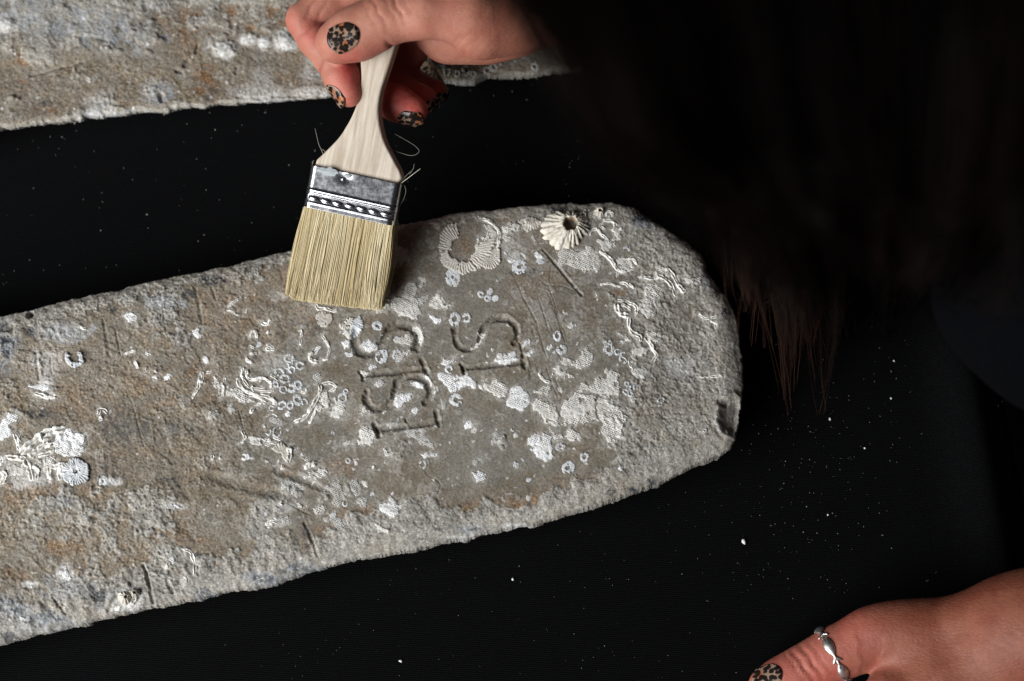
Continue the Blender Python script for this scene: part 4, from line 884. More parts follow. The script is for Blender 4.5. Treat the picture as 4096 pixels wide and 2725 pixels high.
for (x, y, ro, ri) in ((1509, 1300, 25, 7), (1820, 1277, 24, 9), (1868, 1273, 19, 9), (1399, 1403, 24, 7), (1526, 1422, 28, 6), (1590, 1420, 25, 12), (1826, 1600, 24, 10), (1797, 1478, 18, 7), (1370, 1590, 22, 12), (1383, 1563, 11, 5), (1393, 1840, 11, 3), (1331, 1729, 8, 3), (1812, 1108, 42, 7), (1925, 1180, 16, 5), (1961, 1169, 12, 0), (1953, 1194, 16, 0), (1982, 1196, 14, 0), (2078, 1071, 27, 8), (2437, 1400, 23, 9), (2470, 1409, 14, 5), (2493, 1419, 13, 4), (2493, 1440, 15, 6), (2229, 1349, 20, 10), (2247, 1403, 20, 6), (2508, 1537, 11, 4), (2528, 1554, 15, 5), (2504, 1570, 10, 4), (2522, 1577, 10, 4), (2645, 1601, 18, 8), (2274, 1869, 29, 9), (2243, 1787, 23, 5), (2339, 1827, 16, 8), (2821, 1720, 10, 3), (2507, 1000, 14, 4), (1156, 1429, 21, 10), (1177, 1445, 11, 5), (1199, 1458, 17, 9), (1146, 1460, 12, 7), (1167, 1474, 16, 8), (1116, 1483, 22, 10), (1139, 1510, 20, 10), (1102, 1533, 17, 6), (1133, 1554, 18, 9), (1165, 1548, 18, 8), (1192, 1535, 15, 8), (1187, 1594, 22, 9), (1218, 1606, 18, 8), (1127, 1617, 18, 9), (1160, 1617, 20, 8), (1085, 1628, 13, 5), (1107, 1724, 20, 12), (1071, 1722, 17, 10), (413, 1924, 20, 4), (1380, 2012, 12, 5), (1331, 2057, 13, 0), (1692, 1856, 20, 8), (1489, 1972, 8, 0), (2420, 1375, 8, 4), (2485, 1370, 8, 3), (1590, 1355, 12, 0), (1395, 1338, 9, 0), (2052, 1720, 9, 0), (2150, 1790, 10, 0), (2068, 1860, 14, 0)):
    scar(x, y, ro, ri)
for (x, y, ro, ri) in ((1733, 300, 18, 7), (1790, 287, 16, 7), (1830, 295, 15, 6), (1868, 280, 22, 10), (1895, 300, 16, 6), (1950, 285, 16, 8), (1975, 272, 14, 6), (2140, 268, 17, 8), (1985, 238, 14, 6), (2002, 262, 7, 0), (806, 72, 9, 3), (355, 318, 9, 0), (905, 325, 9, 0)):
    scar(x, y, ro, ri, M_SCAR_TAN, slab=SB, parent=ingot2)
# the big broken ring, its fan neighbour and the ribbed base on the left
for (a0, a1, ro, ri) in ((math.radians(178), math.radians(262), 92, 48), (math.radians(100), math.radians(178), 88, 52), (math.radians(50), math.radians(100), 92, 46), (math.radians(-20), math.radians(50), 96, 52)):
    scar(1846, 1000, ro, ri, M_SCAR_TAN, a0, a1, 0.55, 0.16)
scar(1950, 1022, 62, 14, M_SCAR_TAN, math.radians(-40), math.radians(140), 0.6, 0.16)
scar(2122, 868, 46, 5, M_SCAR_TAN, math.radians(25), math.radians(160), 0.5, 0.16)
scar(1378, 1275, 40, 6, M_SCAR_TAN, math.radians(-20), math.radians(140), 0.5, 0.14)
scar(1296, 1272, 34, 0, M_SCAR_TAN, None, None, 0.5, 0.05)
scar(303, 1886, 52, 9, M_SCAR, None, None, 1.1, 0.2)
scar(296, 1432, 40, 21, M_SCAR, math.radians(-60), math.radians(215), 0.9, 0.1)
scar(1396, 1287, 60, 8, M_SCAR, math.radians(-35), math.radians(80), 0.4, 0.14)
scar(1120, 1815, 44, 6, M_SCAR_TAN, math.radians(-150), math.radians(60), 0.5, 0.16)

for reg, m, pts in PATCHES:
    p = [q[:2] for q in conv(reg, pts)]
    patch(p, m, 0.5 if m is not M_NETG else 0.3, rag=(7 if m is M_NETW else 10.0))

gf = np.random.default_rng(31)
n_fl = 0
while n_fl < 170:
    x, y = gf.uniform(930, 2560), gf.uniform(1010, 2080)
    if poly_sdf(np.array([x]), np.array([y]), [(940, 1330), (1250, 1230), (1560, 1000), (2560, 860), (2560, 1900), (1900, 2040), (1000, 2080)])[0] < 0: continue
    rr_ = gf.uniform(4, 12) if gf.random() < 0.75 else gf.uniform(12, 26)
    an_ = np.sort(gf.uniform(0, 2 * math.pi, 8)); el = gf.uniform(0.5, 1); ro_ = gf.uniform(0, 3)
    rad_ = rr_ * gf.uniform(0.5, 1.25, 8)
    px_ = rad_ * np.cos(an_); py_ = rad_ * np.sin(an_) * el
    patch([(x + a * math.cos(ro_) - b * math.sin(ro_), y + a * math.sin(ro_) + b * math.cos(ro_)) for a, b in zip(px_, py_)], (M_NETW, M_SCAR, M_NETW, M_NET, M_NETG, M_SCAR_TAN)[gf.integers(6)], 0.25, "shell_flake", rag=4)
    n_fl += 1

# tube worms: low calcareous half pipes whose roof is partly worn away, so that two ragged walls remain
def tube(pts, r, slab=None, parent=None, lift=0.35):
    slab = slab or SM; parent = parent or ingot
    path = smooth_path(pts, 12) if len(pts) > 2 else [tuple(np.array(pts[0][:2]) * (1 - t) + np.array(pts[1][:2]) * t) for t in np.linspace(0, 1, 20)]
    path = np.array(path); sd = random.random() * 50; g = np.random.default_rng(int(sd * 99))
    n = len(path)
    ln = np.r_[0, np.cumsum(np.hypot(*np.diff(path, axis=0).T))]
    w = unproj(path[:, 0], path[:, 1], slab.h)
    w[:, 0] += 0.00035 * fbm(ln / 22 + sd, ln * 0 + 1.5, 3, 0); w[:, 1] += 0.00035 * fbm(ln / 22 + sd, ln * 0 + 7.5, 3, 1)
    R = r * 0.000112 * 1.12
    tg = np.gradient(w[:, :2], axis=0); tg /= np.linalg.norm(tg, axis=1, keepdims=True) + 1e-12
    sx = np.stack([-tg[:, 1], tg[:, 0]], -1)
    tt = np.linspace(0, 1, n)
    ends = np.clip(np.minimum(tt, 1 - tt) * ln[-1] / (r * 1.2), 0, 1) ** 0.5
    wid = R * (0.95 + 0.35 * fbm(ln / 26 + sd, ln * 0 + 3, 3, 2)) * (0.45 + 0.55 * ends)
    s = np.array([-1.25, -1.05, -0.92, -0.76, -0.58, -0.38, -0.15, 0.15, 0.38, 0.58, 0.76, 0.92, 1.05, 1.25])
    S, T = np.meshgrid(s, ln, indexing='xy')
    roof = sstep(-0.10, 0.25, fbm(ln / 34 + sd * 3, ln * 0 + 9, 3, 3) - 0.05)[:, None]
    wall = np.sqrt(np.clip(1 - ((np.abs(S) - 0.66) / 0.44) ** 2, 0, 1))
    top = np.sqrt(np.clip(1 - (S / 1.1) ** 2, 0, 1))
    jag = 0.80 + 0.55 * fbm(T / 11 + np.where(S < 0, 3.0, 40.0) + sd, S * 0.7 + sd, 3, 4)
    h = np.maximum(wall * jag * 0.95, top * roof * (0.9 + 0.25 * fbm(T / 9 + sd, S * 1.4, 2, 5))) * (0.5 + 0.5 * ends[:, None])
    X = w[:, None, 0] + sx[:, None, 0] * S * wid[:, None]; Y = w[:, None, 1] + sx[:, None, 1] * S * wid[:, None]
    X = X + 0.00012 * fbm(T / 5 + sd, S * 2, 2, 2)
    Z = slab.sample(X, Y) + h * wid[:, None] * 1.05 - 0.00015 + 0.00010 * fbm(T / 4, S * 3 + sd, 2, 3)
    Z[0] -= 0.0002; Z[-1] -= 0.0002
    return mk_obj("worm_tube", np.stack([X, Y, Z], -1).reshape(-1, 3), grid_faces(n, len(s)), M_TUBE, parent)

for reg, r, pts in TUBES:
    tube([q[:2] for q in conv(reg, pts)], r / reg[2])

# the tall ribbed barnacle at the upper end
def barnacle(cx, cy, ro, ri, hh, nrib, seed, parent, slab):
    g = np.random.default_rng(seed)
    nt, K = 14, nrib * 8
    th = np.arange(K) / K * 2 * math.pi
    ph = np.cumsum(g.uniform(0.6, 1.4, nrib)); ph = ph / ph[-1] * 2 * math.pi
    ph = np.concatenate([[0], ph])
    loc = np.interp(th, ph, np.arange(nrib + 1)) % 1.0
    amp = np.interp(th, ph, np.r_[g.uniform(0.5, 1.2, nrib), 1])
    rib = (np.sin(math.pi * loc) ** 0.7) * amp
    out = 1 + 0.13 * (rib - 0.5) + 0.10 * np.sin(th * 2 + 1.0) + 0.07 * np.sin(th * 3) - 0.16 * np.cos(th) + 0.10 * fbm(np.cos(th) * 3, np.sin(th) * 3 + seed, 3, 1)
    c = unproj(float(cx), float(cy), slab.h)
    rows = []; mi = []
    for j in range(nt):
        t = j / (nt - 1)
        r = (ro * out * (1 - t) + ri * (1 + 0.10 * np.sin(th * 6 + 1) + 0.05 * rib) * t) * 0.000112
        zz = hh * (t ** 0.72) + 0.0008 * (rib - 0.5) * math.sin(math.pi * min(1, t * 0.85 + 0.15)) - 0.0004
        off = (t ** 1.3) * ro * 0.10 * 0.000112
        x = c[0] + r * np.cos(th) + off; y = c[1] + r * np.sin(th) + off
        zz = zz + 0.0004 * fbm(x * 1300, y * 1300, 3, 1) - 0.0011 * t * np.clip(fbm(np.cos(th) * 2 + seed, np.sin(th) * 2, 3, 2), 0, 1)
        rows.append(np.stack([x, y, slab.sample(x, y) * (1 - t) + slab.h * t + zz], -1))
    for (k, dz) in ((0.86, -0.0002), (0.80, -0.003), (0.78, -0.0058), (0.4, -0.0064), (0.02, -0.0062)):
        r = ri * k * 0.000112 * (1 + 0.08 * np.sin(th * 6 + 1))
        rows.append(np.stack([c[0] + off + r * np.cos(th), c[1] + off + r * np.sin(th), np.full(K, slab.h + hh + dz - 0.0006)], -1))
    V = np.array(rows).reshape(-1, 3)
    f = grid_faces(len(rows), K, True)
    mi = (np.arange(len(f)) // K >= nt).astype(int)
    dirt_shade = np.clip(0.75 - 0.9 * rib, 0, 1) + 0.5 * sstep(0.2, 0.9, np.cos(th - 0.5))  # dirt between the ribs, and painted shade on the side facing right
    return mk_obj("barnacle", V, f, None, parent, {'thin': np.clip(np.tile(dirt_shade, len(rows)), 0, 1)}, mats=[M_BARN, M_HOLE], midx=mi)
barnacle(2272, 918, 90, 34, 0.0056, 21, 3, ingot, SM)
barnacle(2398, 850, 22, 9, 0.0030, 12, 5, ingot, SM)
barnacle(2330, 868, 24, 9, 0.0028, 12, 6, ingot, SM)
barnacle(505, 2392, 26, 8, 0.003, 12, 7, ingot, SM)
barnacle(540, 2375, 20, 7, 0.0025, 12, 8, ingot, SM)
SM.build(M_LEAD, ingot, LEVELS)

# ------------------------------------------------------------------ the brush
BP0 = P(1395, 862, 61)                                              # middle of the ferrule's lower edge, front face
_b1 = P(1528, 150, 99)
BY = (_b1 - BP0) / np.linalg.norm(_b1 - BP0)
_xa = P(1590, 895, 61) - P(1213, 827, 61)
BX = _xa - BY * np.dot(_xa, BY); BX /= np.linalg.norm(BX)
BN = np.cross(BX, BY)
def on_brush(u, v, n=0.0):
    d = ray(float(u), float(v)); o = BP0 + BN * n
    t = np.dot(o - CAM, BN) / np.dot(d, BN)
    q = CAM + d * t - BP0
    return np.dot(q, BX), np.dot(q, BY)
def bw(x, y, n):
    x, y, n = np.broadcast_arrays(np.asarray(x, float), np.asarray(y, float), np.asarray(n, float))
    return BP0 + x[..., None] * BX + y[..., None] * BY + n[..., None] * BN
brush = empty("paintbrush", tuple(bw(0, -0.04, -0.006)), "flat paintbrush with bare wood handle, metal ferrule and pale bristles held over the ingot", "paintbrush")
L_ = [on_brush(*p) for p in ((1213, 829), (1241, 659), (1260, 645), (1293, 614), (1356, 551), (1402, 476), (1433, 402), (1445, 321), (1441, 235), (1440, 120), (1443, 0))]
R_ = [on_brush(*p) for p in ((1577, 899), (1606, 737), (1609, 702), (1582, 655), (1557, 608), (1534, 562), (1517, 488), (1513, 436), (1523, 367), (1555, 275), (1588, 166), (1612, 60), (1622, 0))]
LY = np.array([p[1] for p in L_]); LX = np.array([p[0] for p in L_]); RY = np.array([p[1] for p in R_]); RX = np.array([p[0] for p in R_])
def lx(y): return np.interp(y, LY, LX)
def rx(y): return np.interp(y, RY, RX)
def sm_interp(fn, y):
    return sum(fn(y + o) for o in (-0.0022, -0.0011, 0, 0.0011, 0.0022)) / 5
YF = 0.5 * (LY[1] + RY[1])                                          # upper rim of the ferrule

def round_rect(K, hw, hn, rad):
    """closed section of a flat bar, K points"""
    pts = []
    q = K // 4
    for k, (sx, sy) in enumerate(((1, 1), (-1, 1), (-1, -1), (1, -1))):
        for i in range(q):
            a = (k + i / (q - 1)) * math.pi / 2
            pts.append((sx * (hw - rad) + rad * math.cos(a), sy * (hn - rad) + rad * math.sin(a)))
    pts = np.array(pts); pc = np.vstack([pts, pts[:1]])
    L = np.r_[0, np.cumsum(np.hypot(*np.diff(pc, axis=0).T))]
    if K > 100:
        q = np.linspace(0, L[-1], K, endpoint=False)
        pts = np.stack([np.interp(q, L, pc[:, 0]), np.interp(q, L, pc[:, 1])], -1)
    return pts

def make_handle():
    ys = np.concatenate([np.linspace(YF - 0.004, LY[-1] - 0.002, 90), np.linspace(LY[-1], LY[-1] + 0.055, 26)])
    rows = []; K = 32; co = []
    top = ys[-1]
    xl0, xr0 = sm_interp(lx, LY[-1] - 0.003), sm_interp(rx, LY[-1] - 0.003)
    for y in ys:
        if y < LY[-1] - 0.001:
            a, b = sm_interp(lx, y), sm_interp(rx, y)
        else:
            t = (y - LY[-1]) / 0.055
            a, b = xl0 - 0.001 * t, xr0 + 0.002 * t
            if t > 0.8:
                k = math.sqrt(max(0.0, 1 - ((t - 0.8) / 0.2) ** 2)); m = (a + b) / 2
                a, b = m + (a - m) * (0.35 + 0.65 * k), m + (b - m) * (0.35 + 0.65 * k)
        if y < YF + 0.0025:                                        # rounded shoulders that seat in the ferrule
            k = 0.0014 * (1 - (y - YF) / 0.0025) if y > YF else 0.0014
            a, b = a + k, b - k
        hw = (b - a) / 2
        sec = round_rect(K, hw, 0.0042 + 0.0012 * sstep(0, 0.05, y - YF), 0.0014)
        rows.append(bw((a + b) / 2 + sec[:, 0], np.full(K, y), sec[:, 1] - 0.0050))
        co.append(np.stack([(a + b) / 2 + sec[:, 0], np.full(K, y), sec[:, 1]], -1))
    co = np.array(co).reshape(-1, 3)
    V = np.array(rows).reshape(-1, 3)
    f = grid_faces(len(rows), K, True)
    return mk_obj("handle", V, [f, np.array([list(range(K))[::-1], [(len(rows) - 1) * K + k for k in range(K)]])], M_WOOD, brush, {'across': co[:, 0], 'along': co[:, 1], 'depth': co[:, 2]})
make_handle()

def make_ferrule():
    y0 = 0.5 * (LY[0] + RY[0]); y1 = YF
    hgt = y1 - y0
    ny, K = 110, 420
    rows = []
    for j in range(ny):
        t = j / (ny - 1); y = y0 + hgt * t
        a, b = lx(y), rx(y); hw = (b - a) / 2; hn = 0.0068 - 0.0010 * t
        base = round_rect(K, hw, hn, 0.0032)
        nx = base / (np.array([hw, hn]) + 1e-9)
        side = np.abs(nx[:, 1]) > np.abs(nx[:, 0])                  # wide faces
        face = sstep(hw, hw - 0.003, np.abs(base[:, 0]))
        off = 0.0004 * math.exp(-((t - 0.43) / 0.03) ** 2)
        off += 0.00035 * math.exp(-((t - 0.37) / 0.03) ** 2) + 0.00025 * math.exp(-((t - 0.13) / 0.02) ** 2)
        xb = base[:, 0] / (hw * 2) * 7.6
        ph = xb - np.round(xb)
        bead = np.sqrt(np.clip(1 - (ph / 0.46) ** 2 - ((t - 0.25) / 0.062) ** 2, 0, 1))
        o = off * (0.3 + 0.7 * face) + 0.0011 * bead * side * face - 0.0002 * math.exp(-((t - 0.25) / 0.06) ** 2) * face
        # dent round the nail
        if True:
            o = o - 0.0005 * np.exp(-(((base[:, 0] + hw * 0.22) / 0.003) ** 2 + ((t - 0.86) / 0.10) ** 2)) * (base[:, 1] > 0)
            o = o + 0.00005 * fbm(base[:, 0] * 130, np.full(K, t * 2.0), 2, 1) * face
        nrm = np.stack([np.where(side, 0, np.sign(base[:, 0])), np.where(side, np.sign(base[:, 1]), 0)], -1)
        p = base + nrm * o[:, None]
        tip = (p[:, 0] / hw) * 0.0
        rows.append(bw((a + b) / 2 + p[:, 0], np.full(K, y) + tip, p[:, 1] - 0.0052))
    for (k, dy) in ((0.975, 0), (0.96, -0.004)):                    # folded rim inside
        c = np.array(rows[-1 if dy == 0 else -1]); m = c.mean(0)
        rows.append(m + (c - m) * k + BY * dy)
    c0 = np.array(rows[0]); m0 = c0.mean(0)
    rows = [m0 + (c0 - m0) * 0.96 + BY * 0.006, m0 + (c0 - m0) * 0.965] + rows
    return mk_obj("ferrule", np.array(rows).reshape(-1, 3), grid_faces(len(rows), K, True), M_TIN, brush)
make_ferrule()

def disc(name, cx, cy, n, rxx, ryy, dome, mat, jag=0.0, parent=brush):
    K, nr = 28, 5
    th = np.arange(K) / K * 2 * math.pi
    rows = []
    for j in range(nr):
        t = j / (nr - 1)
        w = 1 + jag * fbm(np.cos(th) * 1.5 + 3, np.sin(th) * 1.5, 3, 2)
        rows.append(bw(cx + rxx * (1 - t * 0.98) * np.cos(th) * w, cy + ryy * (1 - t * 0.98) * np.sin(th) * w, np.full(K, n + dome * (1 - (1 - t) ** 2))))
    return mk_obj(name, np.array(rows).reshape(-1, 3), grid_faces(nr, K, True), mat, parent)
nx_, ny_ = on_brush(1374, 716)
disc("nail_head", nx_, ny_, 0.0008, 0.0010, 0.0009, 0.0007, M_TIN)
sx_, sy_ = on_brush(1312, 690)
disc("dull_smear", sx_, sy_ + 0.0006, 0.00125, 0.0042, 0.0017, 0.00012, M_PALE, 0.5)  # thin pale grey patch on the ferrule's front
sx_, sy_ = on_brush(1392, 703)
disc("dull_smear", sx_, sy_, 0.00115, 0.0015, 0.0009, 0.00012, M_PALE, 0.4)

def strands(name, paths, rads, tones, mat, parent, K=3, kind="stuff"):
    """many thin tapered fibres as one mesh; paths (N, S, 3)"""
    N, S, _ = paths.shape
    tg = np.gradient(paths, axis=1); tg /= np.linalg.norm(tg, axis=2, keepdims=True) + 1e-12
    ref = np.where(np.abs(tg[..., 2:3]) < 0.9, np.array([0, 0, 1.0]), np.array([1.0, 0, 0]))
    a = np.cross(tg, ref); a /= np.linalg.norm(a, axis=2, keepdims=True) + 1e-12
    b = np.cross(tg, a)
    an = np.arange(K) / K * 2 * math.pi
    V = paths[:, :, None] + rads[:, :, None, None] * (np.cos(an)[None, None, :, None] * a[:, :, None] + np.sin(an)[None, None, :, None] * b[:, :, None])
    f = grid_faces(S, K, True)
    F = (f[None] + (np.arange(N) * S * K)[:, None, None]).reshape(-1, 4)
    return mk_obj(name, V.reshape(-1, 3), F, mat, parent, {"tone": (np.repeat(tones, S * K) if np.ndim(tones) == 1 else np.repeat(np.asarray(tones).ravel(), K))}, kind=kind)

def make_bristles():
    N, S = 11000, 7
    g = np.random.default_rng(11)
    y0 = 0.5 * (LY[0] + RY[0]) + 0.002
    lt, rt = on_brush(1142, 1174), on_brush(1524, 1239)
    ex = [on_brush(*p) for p in ((1142, 1172), (1176, 1195), (1268, 1208), (1382, 1222), (1524, 1238))]
    EXx = np.array([p[0] for p in ex]); EXy = np.array([p[1] for p in ex])
    s = g.random(N); w = g.uniform(-1, 1, N)
    xa = LX[0] + 0.0006 + (RX[0] - LX[0] - 0.0012) * s
    na = -0.0052 + w * 0.0058
    clump = vnoise(s * 26, w * 1.2 + 3, 1)
    xe = EXx[0] + (EXx[-1] - EXx[0]) * np.clip(s + 0.014 * (clump - 0.5) + g.normal(0, 0.006, N), -0.01, 1.01)
    ye = np.interp(xe, EXx, EXy) + np.abs(g.normal(0, 0.0009, N)) - 0.0004 - 0.0006 * g.random(N)
    ne = -0.0050 + w * 0.0054 + g.normal(0, 0.0006, N) + 0.0006 * (vnoise(s * 16, w * 2, 2) - 0.5) * 2
    t = np.linspace(0, 1, S)[None]
    x = xa[:, None] + (xe - xa)[:, None] * (t ** 1.15) + 0.0007 * np.sin(math.pi * t) * g.normal(0, 1, N)[:, None]
    y = y0 + (ye[:, None] - y0) * t
    n = na[:, None] + (ne - na)[:, None] * t + 0.0006 * np.sin(math.pi * t) * (vnoise(s * 22, w * 3, 3) - 0.35)[:, None]
    paths = bw(x, y, n)
    floor = SM.sample(paths[..., 0], paths[..., 1]) + 0.0004
    U, V = project(paths[..., 0], paths[..., 1], SM.h)
    paths[..., 2] = np.where(SM.sample(paths[..., 0], paths[..., 1], SM.d) > 0, np.maximum(paths[..., 2], floor), paths[..., 2])
    rad = np.repeat((g.uniform(0.00015, 0.00026, N))[:, None], S, 1) * np.linspace(1, 0.6, S)[None]
    tone = np.clip(0.60 + 0.55 * (vnoise(s * 30, w * 2.2, 4) - 0.5) + 0.3 * (vnoise(s * 90, w * 5, 5) - 0.5) + g.normal(0, 0.06, N), 0, 1)
    strands("bristles", paths, rad, tone, M_BRISTLE, brush)
make_bristles()

def wire(name, pts3, r, mat, parent, tone=0.5, taper=0.5):
    p = np.array(pts3); n = len(p); out = []
    for i in range(n - 1):
        p0 = p[i - 1] if i else 2 * p[0] - p[1]; p3 = p[i + 2] if i + 2 < n else 2 * p[-1] - p[-2]
        for k in range(6):
            t = k / 6
            out.append(0.5 * (2 * p[i] + (p[i + 1] - p0) * t + (2 * p0 - 5 * p[i] + 4 * p[i + 1] - p3) * t * t + (3 * p[i] - p0 - 3 * p[i + 1] + p3) * t ** 3))
    out.append(p[-1]); out = np.array(out)[None]
    rad = np.linspace(r, r * taper, out.shape[1])[None]
    return strands(name, out, rad, np.array([tone]), mat, parent, K=6, kind=None)
ZB = (1200, 550, 4.48)
for pts, n, r, tn in (([(430, 330), (375, 205), (330, 100), (270, -160)], -0.004, 0.00022, 0.3), ([(460, 265), (420, 225), (385, 210)], -0.004, 0.0002, 0.3),
                      ([(1590, 205), (1780, 270), (1950, 320), (2060, 315), (2135, 250), (2080, 170), (1950, 80), (1700, -60)], -0.006, 0.00018, 0.2),
                      ([(1780, 840), (1880, 770), (2000, 680), (2155, 562)], -0.002, 0.00026, 0.9), ([(1800, 800), (1900, 690), (1985, 605)], -0.003, 0.0002, 0.3), ([(1960, 660), (2030, 560), (2045, 475)], -0.004, 0.0002, 0.2),
                      ([(1820, 835), (1880, 880), (1895, 980), (1850, 1120), (1780, 1240), (1745, 1380), (1765, 1600)], -0.004, 0.00026, 0.35), ([(230, 500), (230, 440), (250, 410)], -0.006, 0.00026, 0.25),
                      ([(60, 1250), (0, 1500), (-90, 1850)], -0.006, 0.0002, 0.3), ([(50, 1300), (0, 1560), (-60, 1880)], -0.007, 0.00016, 0.3)):
    q = [p[:2] for p in conv(ZB, pts)]
    wire("stray_bristle", [bw(*on_brush(u, v, n), n) for u, v in q], r * 0.72, M_STRAY, brush, tn)

# ------------------------------------------------------------------ the person
def smin(a, b, k):
    h = np.clip(0.5 + 0.5 * (b - a) / k, 0, 1)
    return b + (a - b) * h - k * h * (1 - h)
def cone(Q, a, b, ra, rb, flat=None):
    ba = b - a; pa = Q - a
    h = np.clip((pa @ ba) / (ba @ ba + 1e-12), 0, 1)
    v = pa - h[:, None] * ba
    if flat is not None:                                            # (direction, factor): squash across that direction
        n, k = flat; v = v + np.outer(v @ n, n) * (k - 1)
    return np.sqrt((v * v).sum(1)) - (ra + (rb - ra) * h)

def surface_nets(fn, lo, hi, res, passes=2):
    n = np.ceil((hi - lo) / res).astype(int) + 1
    ax = [lo[i] + res * np.arange(n[i]) for i in range(3)]
    D = np.empty(n, np.float32)
    for i in range(0, n[0], 12):
        G = np.stack(np.meshgrid(ax[0][i:i + 12], ax[1], ax[2], indexing='ij'), -1)
        D[i:i + 12] = fn(G.reshape(-1, 3)).reshape(G.shape[:3])
    c = [D[dx:n[0] - 1 + dx, dy:n[1] - 1 + dy, dz:n[2] - 1 + dz] for dx in (0, 1) for dy in (0, 1) for dz in (0, 1)]
    st = np.stack(c, -1)
    neg = st < 0
    act = neg.any(-1) & ~neg.all(-1)
    idx = np.full(act.shape, -1); cells = np.argwhere(act); idx[act] = np.arange(len(cells))
    vals = st[act]
    corners = np.array([(dx, dy, dz) for dx in (0, 1) for dy in (0, 1) for dz in (0, 1)], float)
    acc = np.zeros((len(cells), 3)); cnt = np.zeros(len(cells))
    for a in range(8):
        for b in range(a + 1, 8):
            if np.abs(corners[a] - corners[b]).sum() != 1: continue
            va, vb = vals[:, a], vals[:, b]; m = (va < 0) != (vb < 0)
            t = np.where(m, va / (va - vb + 1e-20), 0)
            acc += np.where(m[:, None], corners[a] + t[:, None] * (corners[b] - corners[a]), 0); cnt += m
    V = lo + (cells + acc / cnt[:, None]) * res
    F = []
    S = D < 0
    for axn in range(3):
        o = [k for k in range(3) if k != axn]
        sl0 = [slice(1, n[k] - 1) for k in range(3)]; sl1 = list(sl0)
        sl0[axn] = slice(0, n[axn] - 1); sl1[axn] = slice(1, n[axn])
        s0, s1 = S[tuple(sl0)], S[tuple(sl1)]
        e = np.argwhere(s0 != s1)
        if not len(e): continue
        flip = s0[tuple(e.T)]
        base = e.copy(); base[:, o[0]] += 1; base[:, o[1]] += 1
        q = []
        for (d0, d1) in ((-1, -1), (0, -1), (0, 0), (-1, 0)):
            p = base.copy(); p[:, o[0]] += d0; p[:, o[1]] += d1
            q.append(idx[tuple(p.T)])
        q = np.stack(q, -1)
        if axn == 1: flip = ~flip
        q[~flip] = q[~flip][:, ::-1]
        F.append(q)
    F = np.concatenate(F)
    F = F[(F >= 0).all(1)]
    for _ in range(passes):
        d = fn(V); e = res * 0.3
        g = np.stack([(fn(V + e * np.eye(3)[k]) - d) / e for k in range(3)], -1)
        g /= np.linalg.norm(g, axis=1, keepdims=True) + 1e-9
        V = V - g * np.clip(d, -res, res)[:, None]
    return V, F

def unit(v): return v / (np.linalg.norm(v) + 1e-12)

class Hand:
    def __init__(s): s.chains = []; s.creases = []; s.flush = []
    def chain(s, pts, k=0.004, join=0.0012, flats=None):
        s.chains.append(([(np.asarray(p[0]), p[1] / 1000) for p in pts], k, join))
    def d(s, Q):
        r = None
        for pts, k, join in s.chains:
            c = None
            for (a, ra), (b, rb) in zip(pts[:-1], pts[1:]):
                x = cone(Q, a, b, ra, rb)
                c = x if c is None else smin(c, x, k)
            r = c if r is None else smin(r, c, join)
        for (p, ax, w, dep, rad, wig) in s.creases:
            q = Q - p
            al = q @ ax + wig * np.sin(q @ np.cross(ax, [0.3, 0.2, 1.0]) * 900)
            r = r + dep * np.exp(-(al / w) ** 2) * np.exp(-((q * q).sum(1) / rad ** 2) ** 2)
        return r
    def attrs(s, V):
        f = np.zeros(len(V)); c = np.zeros(len(V))
        for p, r, k in s.flush:
            f = np.maximum(f, k * sstep(r / 1000 * 1.3, r / 1000 * 0.4, np.linalg.norm(V - p, axis=1)))
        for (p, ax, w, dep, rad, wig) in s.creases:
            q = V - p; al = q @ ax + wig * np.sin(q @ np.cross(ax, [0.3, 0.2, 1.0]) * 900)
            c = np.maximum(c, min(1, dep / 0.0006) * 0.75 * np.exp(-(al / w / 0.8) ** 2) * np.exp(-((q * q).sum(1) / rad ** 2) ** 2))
        return f, c

RH = Hand()
Wr = P(2300, -20, 98)
RH.chain([(P(1345, 168, 104), 7.9), (P(1405, 140, 106), 8.9), (P(1475, 108, 108), 8.7), (P(1560, 70, 110), 9.2), (P(1700, 52, 112), 9.3), (P(1865, 52, 110), 11.6), (P(1930, 95, 104), 13.5), (P(2060, 66, 100), 14.5), (Wr, 17)], 0.008, 0.004)
RH.chain([(P(1345, 175, 102), 7.6), (P(1440, 143, 103), 8.6), (P(1530, 98, 106), 8.3)], 0.006, 0.004)       # thumb pad
RH.chain([(P(1620, -110, 100), 12), (P(1760, -120, 95), 15), (P(1960, -90, 92), 17), (Wr, 19)], 0.012, 0.008)  # back of the hand
RH.chain([(P(1700, 60, 78), 11), (P(1800, 118, 78), 13), (P(1950, 108, 80), 14), (P(2080, 60, 86), 15), (Wr, 16)], 0.010, 0.006)   # heel of the palm
RH.chain([(P(1640, -40, 84), 11), (P(1700, 20, 76), 12), (P(1850, 20, 84), 15)], 0.012, 0.008)
RH.chain([(P(1620, -110, 100), 11), (P(1430, -40, 96), 8.2), (P(1300, 20, 94), 7.6), (P(1210, 74, 94), 7.1)], 0.005, 0.003)      # index, first bone
RH.chain([(P(1208, 88, 93), 7.0), (P(1262, 160, 90), 7.0), (P(1322, 236, 88), 6.9)], 0.004, 0.0010)
RH.chain([(P(1326, 238, 88), 6.9), (P(1368, 310, 86), 7.4), (P(1397, 372, 85), 6.2)], 0.004, 0.003)
RH.chain([(P(1600, -70, 88), 10.5), (P(1440, 130, 78), 8.0), (P(1358, 300, 72), 7.3)], 0.005, 0.002)                            # middle
RH.chain([(P(1358, 300, 72), 7.2), (P(1500, 372, 66), 7.2)], 0.004, 0.0015)
RH.chain([(P(1500, 372, 66), 7.2), (P(1590, 415, 67), 7.5), (P(1652, 442, 68), 6.6)], 0.004, 0.002)
